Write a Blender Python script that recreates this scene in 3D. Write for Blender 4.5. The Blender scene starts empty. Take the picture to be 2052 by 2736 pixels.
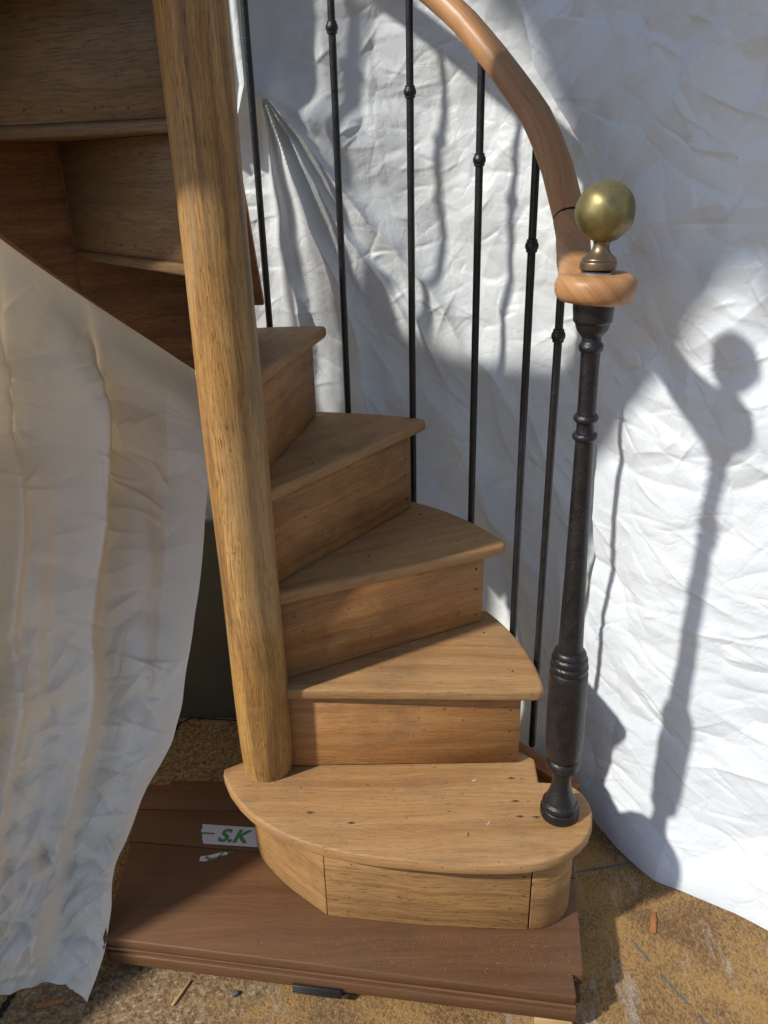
import bpy, bmesh, math, random
import numpy as np
from mathutils import Vector, Matrix

random.seed(7)
rng = np.random.default_rng(11)
scene = bpy.context.scene
COL = scene.collection
rad = math.radians

# ------------------------------------------------------------------ camera
CAM = Vector((0.2625, -1.2412, 1.0882))
yaw, pitch, roll = -0.0183, 0.4137, -0.0248
fw = Vector((math.sin(yaw) * math.cos(pitch), math.cos(yaw) * math.cos(pitch), -math.sin(pitch)))
rt = Vector((math.cos(yaw), -math.sin(yaw), 0))
up = rt.cross(fw)
r2 = rt * math.cos(roll) + up * math.sin(roll)
u2 = -rt * math.sin(roll) + up * math.cos(roll)
cd = bpy.data.cameras.new('camera')
cam = bpy.data.objects.new('camera', cd)
COL.objects.link(cam)
m = Matrix.Identity(4)
for i in range(3):
    m[i][0], m[i][1], m[i][2], m[i][3] = r2[i], u2[i], -fw[i], CAM[i]
cam.matrix_world = m
cd.sensor_fit = 'AUTO'
cd.sensor_width = 36.0
cd.lens = 2135.7 / 2736 * 36
cd.clip_start = 0.02
cd.clip_end = 200
scene.camera = cam

# ------------------------------------------------------------------ light
SUN_AZ, SUN_EL = 29.5, 39.0          # heading of the light, elevation of the sun
D = Vector((math.cos(rad(SUN_AZ)) * math.cos(rad(SUN_EL)), math.sin(rad(SUN_AZ)) * math.cos(rad(SUN_EL)), -math.sin(rad(SUN_EL))))
ld = bpy.data.lights.new('sun', 'SUN')
ld.energy = 4.3
ld.angle = rad(2.2)
ld.color = (1.0, 0.95, 0.86)
sun = bpy.data.objects.new('sun', ld)
COL.objects.link(sun)
sun.rotation_euler = D.to_track_quat('-Z', 'Y').to_euler()
sun.location = (-2, -1, 3)
world = bpy.data.worlds.new('World')
scene.world = world
world.use_nodes = True
nt = world.node_tree
nt.nodes.clear()
sky = nt.nodes.new('ShaderNodeTexSky')
sky.sky_type = 'NISHITA'
sky.sun_disc = False
sky.sun_elevation = rad(SUN_EL)
sky.sun_rotation = math.atan2(-D.x, -D.y) % (2 * math.pi)
sky.ozone_density = 3.0
bg = nt.nodes.new('ShaderNodeBackground')
bg.inputs['Strength'].default_value = 0.115
wo = nt.nodes.new('ShaderNodeOutputWorld')
nt.links.new(sky.outputs[0], bg.inputs[0])
nt.links.new(bg.outputs[0], wo.inputs[0])
scene.view_settings.view_transform = 'Standard'
scene.view_settings.look = 'None'
scene.view_settings.gamma = 1
scene.view_settings.exposure = 0.05

# ------------------------------------------------------------------ node helpers
class NT:
    def __init__(self, name):
        self.mat = bpy.data.materials.new(name)
        self.mat.use_nodes = True
        self.t = self.mat.node_tree
        self.t.nodes.clear()
        self.out = self.n('ShaderNodeOutputMaterial')
    def n(self, typ, **kw):
        nd = self.t.nodes.new(typ)
        for k, v in kw.items():
            setattr(nd, k, v)
        return nd
    def l(self, a, b):
        self.t.links.new(a, b)
    def val(self, s, v):
        if hasattr(v, 'is_linked') or isinstance(v, bpy.types.NodeSocket):
            self.l(v, s)
        else:
            s.default_value = v
    def math(self, op, a, b=0.0, clamp=False):
        nd = self.n('ShaderNodeMath', operation=op, use_clamp=clamp)
        self.val(nd.inputs[0], a)
        self.val(nd.inputs[1], b)
        return nd.outputs[0]
    def noise(self, vec, scale=1.0, detail=3.0, rough=0.5, dist=0.0):
        nd = self.n('ShaderNodeTexNoise')
        self.l(vec, nd.inputs['Vector'])
        nd.inputs['Scale'].default_value = scale
        nd.inputs['Detail'].default_value = detail
        nd.inputs['Roughness'].default_value = rough
        nd.inputs['Distortion'].default_value = dist
        return nd.outputs[0]
    def ramp(self, f, stops):
        nd = self.n('ShaderNodeValToRGB')
        self.l(f, nd.inputs[0])
        e = nd.color_ramp.elements
        while len(e) > 1:
            e.remove(e[0])
        for i, (p, c) in enumerate(stops):
            el = e[0] if i == 0 else e.new(p)
            el.position = p
            if not isinstance(c, tuple):
                c = (c, c, c)
            el.color = (*c[:3], 1)
        return nd.outputs[0]
    def mix(self, f, a, b, mode='MIX'):
        nd = self.n('ShaderNodeMix', data_type='RGBA', blend_type=mode)
        self.val(nd.inputs[0], f)
        for s, v in ((nd.inputs[6], a), (nd.inputs[7], b)):
            if isinstance(v, tuple):
                s.default_value = (*v[:3], 1)
            else:
                self.l(v, s)
        return nd.outputs[2]
    def mapping(self, vec, scale=(1, 1, 1), rot=(0, 0, 0), loc=(0, 0, 0)):
        nd = self.n('ShaderNodeMapping')
        self.l(vec, nd.inputs[0])
        nd.inputs['Scale'].default_value = scale
        nd.inputs['Rotation'].default_value = rot
        nd.inputs['Location'].default_value = loc
        return nd.outputs[0]
    def vadd(self, a, b):
        nd = self.n('ShaderNodeVectorMath', operation='ADD')
        self.val(nd.inputs[0], a)
        self.val(nd.inputs[1], b)
        return nd.outputs[0]
    def comb(self, x, y, z):
        nd = self.n('ShaderNodeCombineXYZ')
        for s, v in zip(nd.inputs, (x, y, z)):
            self.val(s, v)
        return nd.outputs[0]
    def bump(self, h, dist=0.001, strength=1.0):
        nd = self.n('ShaderNodeBump')
        self.l(h, nd.inputs['Height'])
        nd.inputs['Distance'].default_value = dist
        nd.inputs['Strength'].default_value = strength
        return nd.outputs[0]
    def principled(self, color, rough=0.5, normal=None, metallic=0.0, spec=0.5):
        p = self.n('ShaderNodeBsdfPrincipled')
        self.val(p.inputs['Base Color'], (*color[:3], 1) if isinstance(color, tuple) else color)
        self.val(p.inputs['Roughness'], rough)
        self.val(p.inputs['Metallic'], metallic)
        p.inputs['Specular IOR Level'].default_value = spec
        if normal is not None:
            self.l(normal, p.inputs['Normal'])
        return p.outputs[0]
    def done(self, sh):
        self.l(sh, self.out.inputs[0])
        return self.mat

def wood(name, light, mid, dark, rough=0.55, grain=1.0, pore=0.55, dirt=0.35, dirtcol=(0.07, 0.045, 0.03), dust=0.0,
         dustcol=(0.45, 0.33, 0.22), streak=0.0, fleck=0.0, spec=0.3, bumpd=0.0006, wear=0.0):
    g = NT(name)
    uv = g.n('ShaderNodeUVMap').outputs[0]
    oi = g.n('ShaderNodeObjectInfo').outputs['Random']
    off = g.comb(g.math('MULTIPLY', oi, 13.7), g.math('MULTIPLY', oi, 7.3), g.math('MULTIPLY', oi, 5.1))
    v = g.vadd(uv, off)
    warp = g.noise(g.mapping(v, (3.0, 9.0, 1)), 1.0, 2)
    wv = g.vadd(v, g.comb(0.0, g.math('MULTIPLY', g.math('SUBTRACT', warp, 0.5), 0.05), 0.0))
    n1 = g.noise(g.mapping(wv, (1.6 * grain, 38 * grain, 1)), 1.0, 5, 0.6, 0.6)
    n2 = g.noise(g.mapping(wv, (9 * grain, 300 * grain, 1)), 1.0, 3, 0.6)
    po = g.noise(g.mapping(wv, (38 * grain, 720 * grain, 1)), 1.0, 2, 0.5)
    bl = g.noise(v, 7.0, 6, 0.62)
    bl2 = g.noise(g.mapping(v, (4, 12, 1)), 1.0, 4, 0.6)
    c = g.ramp(n1, [(0.28, dark), (0.46, mid), (0.68, light)])
    c = g.mix(g.ramp(n2, [(0.35, 0.55), (0.6, 0.0)]), c, dark)
    pm = g.math('MULTIPLY', g.ramp(po, [(0.33, 1.0), (0.43, 0.0)]), pore)
    c = g.mix(pm, c, tuple(x * 0.35 for x in dark))
    if fleck:
        fl = g.noise(g.mapping(v, (70, 170, 1)), 1.0, 2, 0.5, 1.5)
        c = g.mix(g.math('MULTIPLY', g.ramp(fl, [(0.66, 0.0), (0.72, 1.0)]), fleck), c, tuple(min(1, x * 1.5) for x in light))
    if streak:
        st = g.noise(g.mapping(v, (1.1, 21, 1)), 1.0, 6, 0.66, 0.4)
        c = g.mix(g.math('MULTIPLY', g.ramp(st, [(0.5, 0.0), (0.66, 1.0)]), streak), c, dirtcol)
    if wear:
        we = g.noise(g.mapping(v, (2.6, 9, 1)), 1.0, 5, 0.6, 0.8)
        c = g.mix(g.math('MULTIPLY', g.ramp(we, [(0.52, 0.0), (0.66, 1.0)]), wear), c, (0.40, 0.285, 0.16))
        c = g.mix(g.math('MULTIPLY', g.ramp(we, [(0.30, 1.0), (0.42, 0.0)]), wear * 0.8), c, (0.42, 0.21, 0.05))
    if dirt:
        c = g.mix(g.math('MULTIPLY', g.ramp(bl, [(0.5, 0.0), (0.74, 1.0)]), dirt), c, dirtcol)
        sp = g.noise(v, 85, 3, 0.6)
        c = g.mix(g.math('MULTIPLY', g.ramp(sp, [(0.66, 0.0), (0.72, 1.0)]), min(1, dirt * 1.3)), c, tuple(x * 0.6 for x in dirtcol))
    if dust:
        c = g.mix(g.math('MULTIPLY', g.ramp(bl2, [(0.35, 0.25), (0.65, 1.0)]), dust), c, dustcol)
    h = g.math('ADD', g.math('MULTIPLY', n2, 0.6), g.math('MULTIPLY', pm, -0.9))
    rr = g.math('ADD', rough - 0.08, g.math('MULTIPLY', bl, 0.2))
    return g.done(g.principled(c, rr, g.bump(h, bumpd, 0.8), spec=spec))

M = {}
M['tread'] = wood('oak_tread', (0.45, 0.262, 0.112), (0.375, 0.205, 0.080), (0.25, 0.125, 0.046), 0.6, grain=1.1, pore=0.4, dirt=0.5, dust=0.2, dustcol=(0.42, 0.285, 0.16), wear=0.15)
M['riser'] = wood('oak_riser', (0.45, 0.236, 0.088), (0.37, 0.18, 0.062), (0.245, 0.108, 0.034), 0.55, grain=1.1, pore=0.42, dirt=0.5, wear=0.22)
M['first'] = wood('oak_bottom_riser', (0.44, 0.262, 0.108), (0.365, 0.202, 0.076), (0.24, 0.12, 0.044), 0.55, grain=1.0, pore=0.6, dirt=0.5, streak=0.3, wear=0.12, dirtcol=(0.11, 0.06, 0.03))
M['column'] = wood('oak_column', (0.56, 0.335, 0.115), (0.42, 0.225, 0.07), (0.18, 0.083, 0.026), 0.42, grain=1.1, pore=0.6, dirt=0.4, streak=0.9, fleck=0.25,
                   dirtcol=(0.10, 0.052, 0.024), spec=0.4, bumpd=0.0009, wear=0.4)
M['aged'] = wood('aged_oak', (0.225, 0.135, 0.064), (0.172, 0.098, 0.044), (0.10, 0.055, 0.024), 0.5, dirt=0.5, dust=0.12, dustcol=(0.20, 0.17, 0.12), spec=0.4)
M['string'] = wood('aged_oak_string', (0.30, 0.15, 0.065), (0.22, 0.105, 0.045), (0.12, 0.058, 0.025), 0.5, dirt=0.55, spec=0.35)
M['board'] = wood('brown_veneer', (0.155, 0.073, 0.033), (0.125, 0.056, 0.024), (0.08, 0.034, 0.015), 0.55, pore=0.3, dirt=0.5, dust=0.3, dustcol=(0.17, 0.092, 0.046), bumpd=0.0003)
M['orange'] = wood('orange_softwood', (0.42, 0.19, 0.075), (0.36, 0.15, 0.055), (0.24, 0.09, 0.03), 0.5, pore=0.2, dirt=0.2)
M['rail'] = wood('beech_handrail', (0.52, 0.28, 0.125), (0.45, 0.225, 0.095), (0.34, 0.155, 0.06), 0.4, grain=0.7, pore=0.25, dirt=0.4, dirtcol=(0.14, 0.06, 0.03), spec=0.45, bumpd=0.0003)
M['pine'] = wood('pale_pine', (0.5, 0.34, 0.17), (0.45, 0.29, 0.13), (0.34, 0.2, 0.08), 0.6, pore=0.1, dirt=0.15)

def solid(name, col, rough=0.5, metallic=0.0, spec=0.5, var=0.3, scale=40, bumpd=0.0, bscale=300):
    g = NT(name)
    oc = g.n('ShaderNodeTexCoord').outputs['Object']
    n = g.noise(oc, scale, 4, 0.6)
    c = g.mix(g.math('MULTIPLY', n, var * 2), col, tuple(x * 0.4 for x in col))
    nb = None
    if bumpd:
        b = g.noise(oc, bscale, 3, 0.6)
        nb = g.bump(g.ramp(b, [(0.38, 0.0), (0.5, 1.0)]), bumpd, 0.8)
    return g.done(g.principled(c, rough, nb, metallic, spec))

def iron_mat(name, pits):
    g = NT(name)
    oc = g.n('ShaderNodeTexCoord').outputs['Object']
    b = g.noise(oc, 160, 4, 0.65)
    b2 = g.noise(oc, 45, 3, 0.6)
    v = g.n('ShaderNodeTexVoronoi')
    v.inputs['Scale'].default_value = 230
    g.l(oc, v.inputs['Vector'])
    big = g.noise(oc, 28, 3, 0.6)
    pm = g.math('MULTIPLY', g.ramp(v.outputs['Distance'], [(0.1, 1.0), (0.26, 0.0)]), g.ramp(big, [(0.5, 0.0), (0.62, 1.0)]))
    c = g.ramp(b2, [(0.3, (0.005, 0.005, 0.006)), (0.7, (0.013, 0.013, 0.015))])
    c = g.mix(g.math('MULTIPLY', g.ramp(b, [(0.62, 0.0), (0.72, 1.0)]), 0.25), c, (0.11, 0.09, 0.07))
    h = g.math('SUBTRACT', g.math('MULTIPLY', b, 0.45), g.math('MULTIPLY', pm, pits))
    rr = g.math('ADD', 0.26, g.math('MULTIPLY', b2, 0.25))
    return g.done(g.principled(c, rr, g.bump(h, 0.0026, 0.8), spec=0.5))
M['iron'] = iron_mat('black_painted_iron', 1.0)
M['bar'] = iron_mat('black_painted_bar', 0.4)

def brass_mat(name, c1, c2, rough):
    g = NT(name)
    oc = g.n('ShaderNodeTexCoord').outputs['Object']
    n = g.noise(oc, 26, 5, 0.6, 0.5)
    n2 = g.noise(oc, 180, 4, 0.6)
    c = g.ramp(n, [(0.35, c2), (0.62, c1)])
    c = g.mix(g.math('MULTIPLY', g.ramp(n2, [(0.6, 0.0), (0.72, 1.0)]), 0.5), c, tuple(x * 0.5 for x in c2))
    rr = g.math('ADD', rough, g.math('MULTIPLY', n2, 0.18))
    return g.done(g.principled(c, rr, g.bump(n, 0.0008, 0.25), 0.75))
M['brass'] = brass_mat('tarnished_brass', (0.30, 0.255, 0.115), (0.19, 0.155, 0.065), 0.36)
M['bronze'] = brass_mat('dull_bronze', (0.25, 0.185, 0.12), (0.15, 0.11, 0.07), 0.28)
M['steel'] = solid('bright_washer_steel', (0.5, 0.5, 0.52), 0.3, 0.9, var=0.2)
M['nail'] = solid('rusty_nail', (0.07, 0.045, 0.035), 0.6, 0.3)
M['blackplastic'] = solid('black_plastic', (0.02, 0.02, 0.021), 0.4)
M['shadepanel'] = solid('green_grey_shade_panel', (0.11, 0.115, 0.095), 0.45, var=0.45, scale=7)  # dark tone carries the shade of the cloth behind the column
M['tape'] = solid('white_tape', (0.62, 0.6, 0.68), 0.45, var=0.18, scale=120)
M['green'] = solid('green_print', (0.045, 0.22, 0.04), 0.5, var=0.12, scale=150)
M['dust'] = solid('pale_sawdust', (0.30, 0.18, 0.09), 0.8, var=0.5, scale=300)
M['gap'] = solid('dark_joint', (0.012, 0.009, 0.007), 0.9)
M['knot'] = solid('dark_knot', (0.17, 0.098, 0.055), 0.7)

def cloth_mat(name, base, dirt, trans, stain=(0.42, 0.33, 0.22), tcol=(0.75, 0.66, 0.5)):
    g = NT(name)
    uv = g.n('ShaderNodeUVMap').outputs[0]
    n = g.noise(uv, 3.2, 6, 0.65, 0.6)
    n2 = g.noise(g.mapping(uv, (7, 26, 1)), 1.0, 5, 0.7, 0.8)
    sp = g.noise(uv, 130, 2, 0.5)
    spm = g.noise(uv, 9, 2, 0.5)
    c = g.mix(g.math('MULTIPLY', g.ramp(n, [(0.5, 0.0), (0.78, 1.0)]), dirt), base, stain)
    k = g.math('MULTIPLY', g.ramp(n2, [(0.6, 0.0), (0.75, 1.0)]), g.ramp(n, [(0.45, 0.0), (0.65, 1.0)]))
    c = g.mix(g.math('MULTIPLY', k, dirt * 1.3, True), c, (0.27, 0.25, 0.22))
    c = g.mix(g.math('MULTIPLY', g.math('MULTIPLY', g.ramp(sp, [(0.74, 0.0), (0.78, 1.0)]), g.ramp(spm, [(0.5, 0.0), (0.6, 1.0)])), 0.6), c, (0.13, 0.1, 0.08))
    b1 = g.noise(uv, 45, 4, 0.6, 0.4)
    b2 = g.noise(uv, 420, 2, 0.5)
    wn = g.n('ShaderNodeTexNoise'); g.l(uv, wn.inputs['Vector']); wn.inputs['Scale'].default_value = 11
    ws = g.n('ShaderNodeVectorMath', operation='SCALE'); g.l(wn.outputs['Color'], ws.inputs[0]); ws.inputs['Scale'].default_value = 0.06
    wq = g.vadd(uv, ws.outputs[0])
    hh = None
    for sc_, k_ in ((17, 1.0), (38, 0.5)):
        vo = g.n('ShaderNodeTexVoronoi', feature='DISTANCE_TO_EDGE'); vo.inputs['Scale'].default_value = sc_
        g.l(wq, vo.inputs['Vector'])
        e_ = g.math('MULTIPLY', g.ramp(vo.outputs['Distance'], [(0.0, 0.0), (0.10, 1.0)]), k_)
        msk = g.ramp(g.noise(uv, sc_ * 0.35, 2), [(0.42, 0.0), (0.6, 1.0)])
        e_ = g.math('MULTIPLY', e_, msk)
        hh = e_ if hh is None else g.math('ADD', hh, e_)
    h = g.math('ADD', g.math('ADD', g.math('MULTIPLY', b1, 0.7), g.math('MULTIPLY', b2, 0.06)), g.math('MULTIPLY', hh, 0.35))
    nb = g.bump(h, 0.0030, 0.6)
    d = g.n('ShaderNodeBsdfDiffuse')
    g.l(c, d.inputs[0]); g.l(nb, d.inputs['Normal'])
    gl = g.n('ShaderNodeBsdfGlossy')
    gl.inputs['Roughness'].default_value = 0.42
    gl.inputs['Color'].default_value = (0.8, 0.8, 0.8, 1)
    g.l(nb, gl.inputs['Normal'])
    t = g.n('ShaderNodeBsdfTranslucent')
    g.l(g.mix(1.0, c, tcol, 'MULTIPLY'), t.inputs[0])
    m1 = g.n('ShaderNodeMixShader'); m1.inputs[0].default_value = trans
    g.l(d.outputs[0], m1.inputs[1]); g.l(t.outputs[0], m1.inputs[2])
    m2 = g.n('ShaderNodeMixShader'); m2.inputs[0].default_value = 0.04
    g.l(m1.outputs[0], m2.inputs[1]); g.l(gl.outputs[0], m2.inputs[2])
    return g.done(m2.outputs[0])
M['cloth_right'] = cloth_mat('white_cotton_sheet', (0.69, 0.74, 0.80), 0.06, 0.06)
M['cloth_mid'] = cloth_mat('white_cotton_sheet_dusty', (0.69, 0.725, 0.75), 0.36, 0.08)
M['cloth_left'] = cloth_mat('cream_cotton_sheet', (0.84, 0.80, 0.71), 0.2, 0.15, tcol=(1.0, 0.9, 0.7))

M['cloth_blocker'] = cloth_mat('thin_blocker_sheet', (0.8, 0.75, 0.66), 0.1, 0.5, tcol=(1.0, 0.88, 0.66))  # translucent cloth for the added sun blocker at left

def floor_mat():
    g = NT('stained_concrete')
    oc = g.n('ShaderNodeTexCoord').outputs['Object']
    big = g.noise(oc, 8.5, 6, 0.65, 0.5)
    dm = g.mapping(oc, (240, 150, 1), (0, 0, rad(-55)))
    sp = g.noise(dm, 1.0, 8, 0.8, 0.4)
    sp2 = g.noise(oc, 300, 5, 0.75)
    c = g.mix(g.ramp(big, [(0.35, 0.0), (0.65, 1.0)]), (0.40, 0.235, 0.082), (0.35, 0.22, 0.10))
    ss = g.math('ADD', sp, g.math('MULTIPLY', g.math('SUBTRACT', big, 0.5), 0.42))
    c = g.mix(g.math('MULTIPLY', g.ramp(ss, [(0.46, 0.0), (0.60, 1.0)]), 0.88), c, (0.12, 0.062, 0.027))
    c = g.mix(g.math('MULTIPLY', g.ramp(sp2, [(0.56, 0.0), (0.66, 1.0)]), 0.6), c, (0.10, 0.055, 0.028))
    gm = g.noise(g.mapping(oc, (16, 4, 1), (0, 0, rad(-52))), 1.0, 6, 0.7)
    c = g.mix(g.math('MULTIPLY', g.math('MULTIPLY', g.ramp(gm, [(0.54, 0.0), (0.66, 1.0)]), g.ramp(sp2, [(0.4, 0.0), (0.5, 1.0)])), 0.75), c, (0.46, 0.44, 0.40))
    # grey rough concrete towards the left and the back
    sx = g.n('ShaderNodeSeparateXYZ'); g.l(oc, sx.inputs[0])
    lf = g.math('ADD', g.math('MULTIPLY', sx.outputs[0], -2.6), g.math('SUBTRACT', g.math('MULTIPLY', big, 2.2), 0.55))
    rc = g.noise(oc, 120, 6, 0.72)
    cc = g.ramp(rc, [(0.36, (0.075, 0.05, 0.03)), (0.48, (0.24, 0.155, 0.08)), (0.58, (0.36, 0.26, 0.15)), (0.68, (0.55, 0.5, 0.43))])
    c = g.mix(g.ramp(lf, [(0.3, 0.0), (0.75, 0.85)]), c, cc)
    h = g.math('ADD', g.math('MULTIPLY', rc, 1.0), g.math('MULTIPLY', sp2, 0.35))
    return g.done(g.principled(c, 0.78, g.bump(h, 0.008, 0.7), spec=0.2))
M['floor'] = floor_mat()

# ------------------------------------------------------------------ object helpers
def tag(o, label=None, cat=None, group=None, kind=None):
    if label: o['label'] = label
    if cat: o['category'] = cat
    if group: o['group'] = group
    if kind: o['kind'] = kind
    return o

def empty(name, loc, label, cat, group=None):
    o = bpy.data.objects.new(name, None)
    o.empty_display_size = 0.05
    COL.objects.link(o)
    o.location = loc
    return tag(o, label, cat, group)

def world_of(o):
    mw = o.matrix_basis.copy()
    if o.parent:
        mw = world_of(o.parent) @ o.matrix_parent_inverse @ mw
    return mw

def attach(o, parent):
    if parent is not None:
        o.parent = parent
        o.matrix_parent_inverse = world_of(parent).inverted()

def link(name, me, mat, parent=None, mw=None):
    o = bpy.data.objects.new(name, me)
    if mat is not None and not me.materials:
        me.materials.append(mat)
    COL.objects.link(o)
    if mw is not None:
        o.matrix_basis = mw
    attach(o, parent)
    return o

def set_uv(me, grain=0, uvs=None):
    """uvs: per-vertex list, or box projection with u along the grain axis."""
    lay = me.uv_layers.new(name='UVMap')
    ax = [0, 1, 2]
    ax.remove(grain)
    for p in me.polygons:
        n = p.normal
        for li in p.loop_indices:
            vi = me.loops[li].vertex_index
            if uvs is not None:
                lay.data[li].uv = uvs[vi]
            else:
                co = me.vertices[vi].co
                a, b = ax
                v = co[b] if abs(n[a]) > abs(n[b]) else co[a]
                if abs(n[grain]) > 0.8:
                    lay.data[li].uv = (co[a], co[b])
                else:
                    lay.data[li].uv = (co[grain], v)

def bevel(o, w, seg=2, ang=35):
    md = o.modifiers.new('bevel', 'BEVEL')
    md.width = w; md.segments = seg; md.limit_method = 'ANGLE'; md.angle_limit = rad(ang)
    for p in o.data.polygons:
        p.use_smooth = True
    return o

def prism(name, pts, z0, z1, mat, parent=None, mw=None, grain=0, bev=0.0, seg=2, ang=35):
    n = len(pts)
    v = [(x, y, z0) for x, y in pts] + [(x, y, z1) for x, y in pts]
    f = [tuple(range(n - 1, -1, -1)), tuple(range(n, 2 * n))] + [(i, (i + 1) % n, n + (i + 1) % n, n + i) for i in range(n)]
    me = bpy.data.meshes.new(name)
    me.from_pydata(v, [], f)
    me.update()
    set_uv(me, grain)
    o = link(name, me, mat, parent, mw)
    if bev:
        bevel(o, bev, seg, ang)
    return o

def box(name, c, s, mat, parent=None, rotz=0.0, grain=0, bev=0.0, rot=None):
    x, y, z = (k / 2 for k in s)
    mw = Matrix.Translation(c) @ (rot if rot is not None else Matrix.Rotation(rotz, 4, 'Z'))
    return prism(name, [(-x, -y), (x, -y), (x, y), (-x, y)], -z, z, mat, parent, mw, grain, bev)

def wall_strip(name, path, thick, z0, z1, mat, parent=None, bev=0.0, zs=None):
    """Panel that follows a plan path; thickness to the left of the path; z may vary per point."""
    n = len(path)
    P = [Vector(p) for p in path]
    inner = []
    for i in range(n):
        a, b = P[max(0, i - 1)], P[min(n - 1, i + 1)]
        d = (b - a).normalized()
        inner.append(P[i] + Vector((-d.y, d.x)) * thick)
    s = [0.0]
    for i in range(1, n):
        s.append(s[-1] + (P[i] - P[i - 1]).length)
    lo = [z0] * n if zs is None else [a for a, b in zs]
    hi = [z1] * n if zs is None else [b for a, b in zs]
    v, uv = [], []
    for i in range(n):
        for p, dz in ((P[i], 0), (inner[i], 0.02)):
            v += [(p.x, p.y, lo[i]), (p.x, p.y, hi[i])]
            uv += [(s[i], lo[i] + dz), (s[i], hi[i] + dz)]
    f = []
    for i in range(n - 1):
        a, b = 4 * i, 4 * i + 4
        f += [(a, b, b + 1, a + 1), (b + 2, a + 2, a + 3, b + 3), (a + 1, b + 1, b + 3, a + 3), (b, a, a + 2, b + 2)]
    e = 4 * (n - 1)
    f += [(0, 1, 3, 2), (e + 1, e, e + 2, e + 3)]
    me = bpy.data.meshes.new(name)
    me.from_pydata(v, [], f); me.update()
    set_uv(me, 0, uv)
    o = link(name, me, mat, parent)
    if bev:
        bevel(o, bev, 2, 40)
    return o

def lathe(name, prof, centre, mat, parent=None, seg=40, jitter=0.0, lean=(0, 0), smooth=True):
    """prof: (z, r) bottom to top, world heights."""
    v, f, uv = [], [], []
    cx, cy = centre
    z_0 = prof[0][0]
    for k, (z, r) in enumerate(prof):
        for i in range(seg):
            a = 2 * math.pi * i / seg
            rr = max(r, 1e-4) * (1 + (random.uniform(-jitter, jitter) if jitter else 0))
            v.append((cx + rr * math.cos(a) + lean[0] * (z - z_0), cy + rr * math.sin(a) + lean[1] * (z - z_0), z))
            uv.append((z, a * 0.03))
    for k in range(len(prof) - 1):
        for i in range(seg):
            a, b = k * seg + i, k * seg + (i + 1) % seg
            f.append((a, b, b + seg, a + seg))
    f.append(tuple(range(seg - 1, -1, -1)))
    t = (len(prof) - 1) * seg
    f.append(tuple(range(t, t + seg)))
    me = bpy.data.meshes.new(name)
    me.from_pydata(v, [], f); me.update()
    set_uv(me, 0, uv)
    if smooth:
        me.polygons.foreach_set('use_smooth', [True] * len(me.polygons))
        me.set_sharp_from_angle(angle=rad(50))
    return link(name, me, mat, parent)

def smooth_prof(pts, n=6):
    """Monotone-ish Catmull-Rom refinement of a (z, r) profile."""
    out = []
    for i in range(len(pts) - 1):
        p0, p1, p2, p3 = pts[max(0, i - 1)], pts[i], pts[i + 1], pts[min(len(pts) - 1, i + 2)]
        for k in range(n):
            t = k / n
            q = []
            for c in range(2):
                q.append(0.5 * (2 * p1[c] + (p2[c] - p0[c]) * t + (2 * p0[c] - 5 * p1[c] + 4 * p2[c] - p3[c]) * t * t + (3 * p1[c] - p0[c] - 3 * p2[c] + p3[c]) * t ** 3))
            out.append((q[0], max(q[1], 0.0005)))
    out.append(pts[-1])
    return out

def sweep(name, path, w, h, mat, parent=None, seg=20, power=2.4, upv=Vector((0, 0, 1)), widths=None, hk=1.0):
    """Sweep a superellipse (w radial x h upright) along a path of Vectors."""
    v, f, uv = [], [], []
    n = len(path)
    s = 0.0
    for i, p in enumerate(path):
        t = (path[min(n - 1, i + 1)] - path[max(0, i - 1)]).normalized()
        side = t.cross(upv)
        side = side.normalized() if side.length > 1e-4 else Vector((1, 0, 0))
        upn = side.cross(t).normalized()
        if i: s += (p - path[i - 1]).length
        k_ = widths[i] if widths else 1.0
        for k in range(seg):
            a = 2 * math.pi * k / seg
            ca, sa = math.cos(a), math.sin(a)
            x = math.copysign(abs(ca) ** (2 / power), ca) * w / 2 * k_
            y = math.copysign(abs(sa) ** (2 / power), sa) * h / 2 * (1 + (k_ - 1) * hk if widths and hk < 1 else k_)
            v.append(p + side * x + upn * y)
            uv.append((s, k / seg * 0.14))
    for i in range(n - 1):
        for k in range(seg):
            a, b = i * seg + k, i * seg + (k + 1) % seg
            f.append((a, b, b + seg, a + seg))
    f.append(tuple(range(seg - 1, -1, -1)))
    f.append(tuple(range((n - 1) * seg, n * seg)))
    me = bpy.data.meshes.new(name)
    me.from_pydata([tuple(q) for q in v], [], f); me.update()
    bm = bmesh.new(); bm.from_mesh(me); bmesh.ops.recalc_face_normals(bm, faces=bm.faces); bm.to_mesh(me); bm.free()
    set_uv(me, 0, uv)
    me.polygons.foreach_set('use_smooth', [True] * len(me.polygons))
    me.set_sharp_from_angle(angle=rad(60))
    return link(name, me, mat, parent)

_nail = None
def nail(pos, normal, parent, r=0.0026):
    global _nail
    if _nail is None:
        bm = bmesh.new()
        bmesh.ops.create_cone(bm, cap_ends=True, segments=9, radius1=1.0, radius2=0.7, depth=0.5)
        _nail = bpy.data.meshes.new('nail'); bm.to_mesh(_nail); bm.free()
        _nail.materials.append(M['nail'])
    o = bpy.data.objects.new('nail', _nail)
    COL.objects.link(o)
    q = Vector(normal).to_track_quat('Z', 'Y').to_matrix().to_4x4()
    o.matrix_basis = Matrix.Translation(pos) @ q @ Matrix.Diagonal((r, r, r * 0.8, 1))
    attach(o, parent)
    return o

# ------------------------------------------------------------------ constants of the stair
H = 0.19
TH2, DTH = -0.0518, 0.4656
RT, RR, RC = 0.525, 0.489, 0.0495
ZB = -0.185          # top of the wooden platform
ZF = -0.270          # floor
def theta(k): return TH2 + (k - 2) * DTH
def ztop(k): return (k - 1) * H
def pol(r, a): return Vector((r * math.cos(a), r * math.sin(a)))

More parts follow.
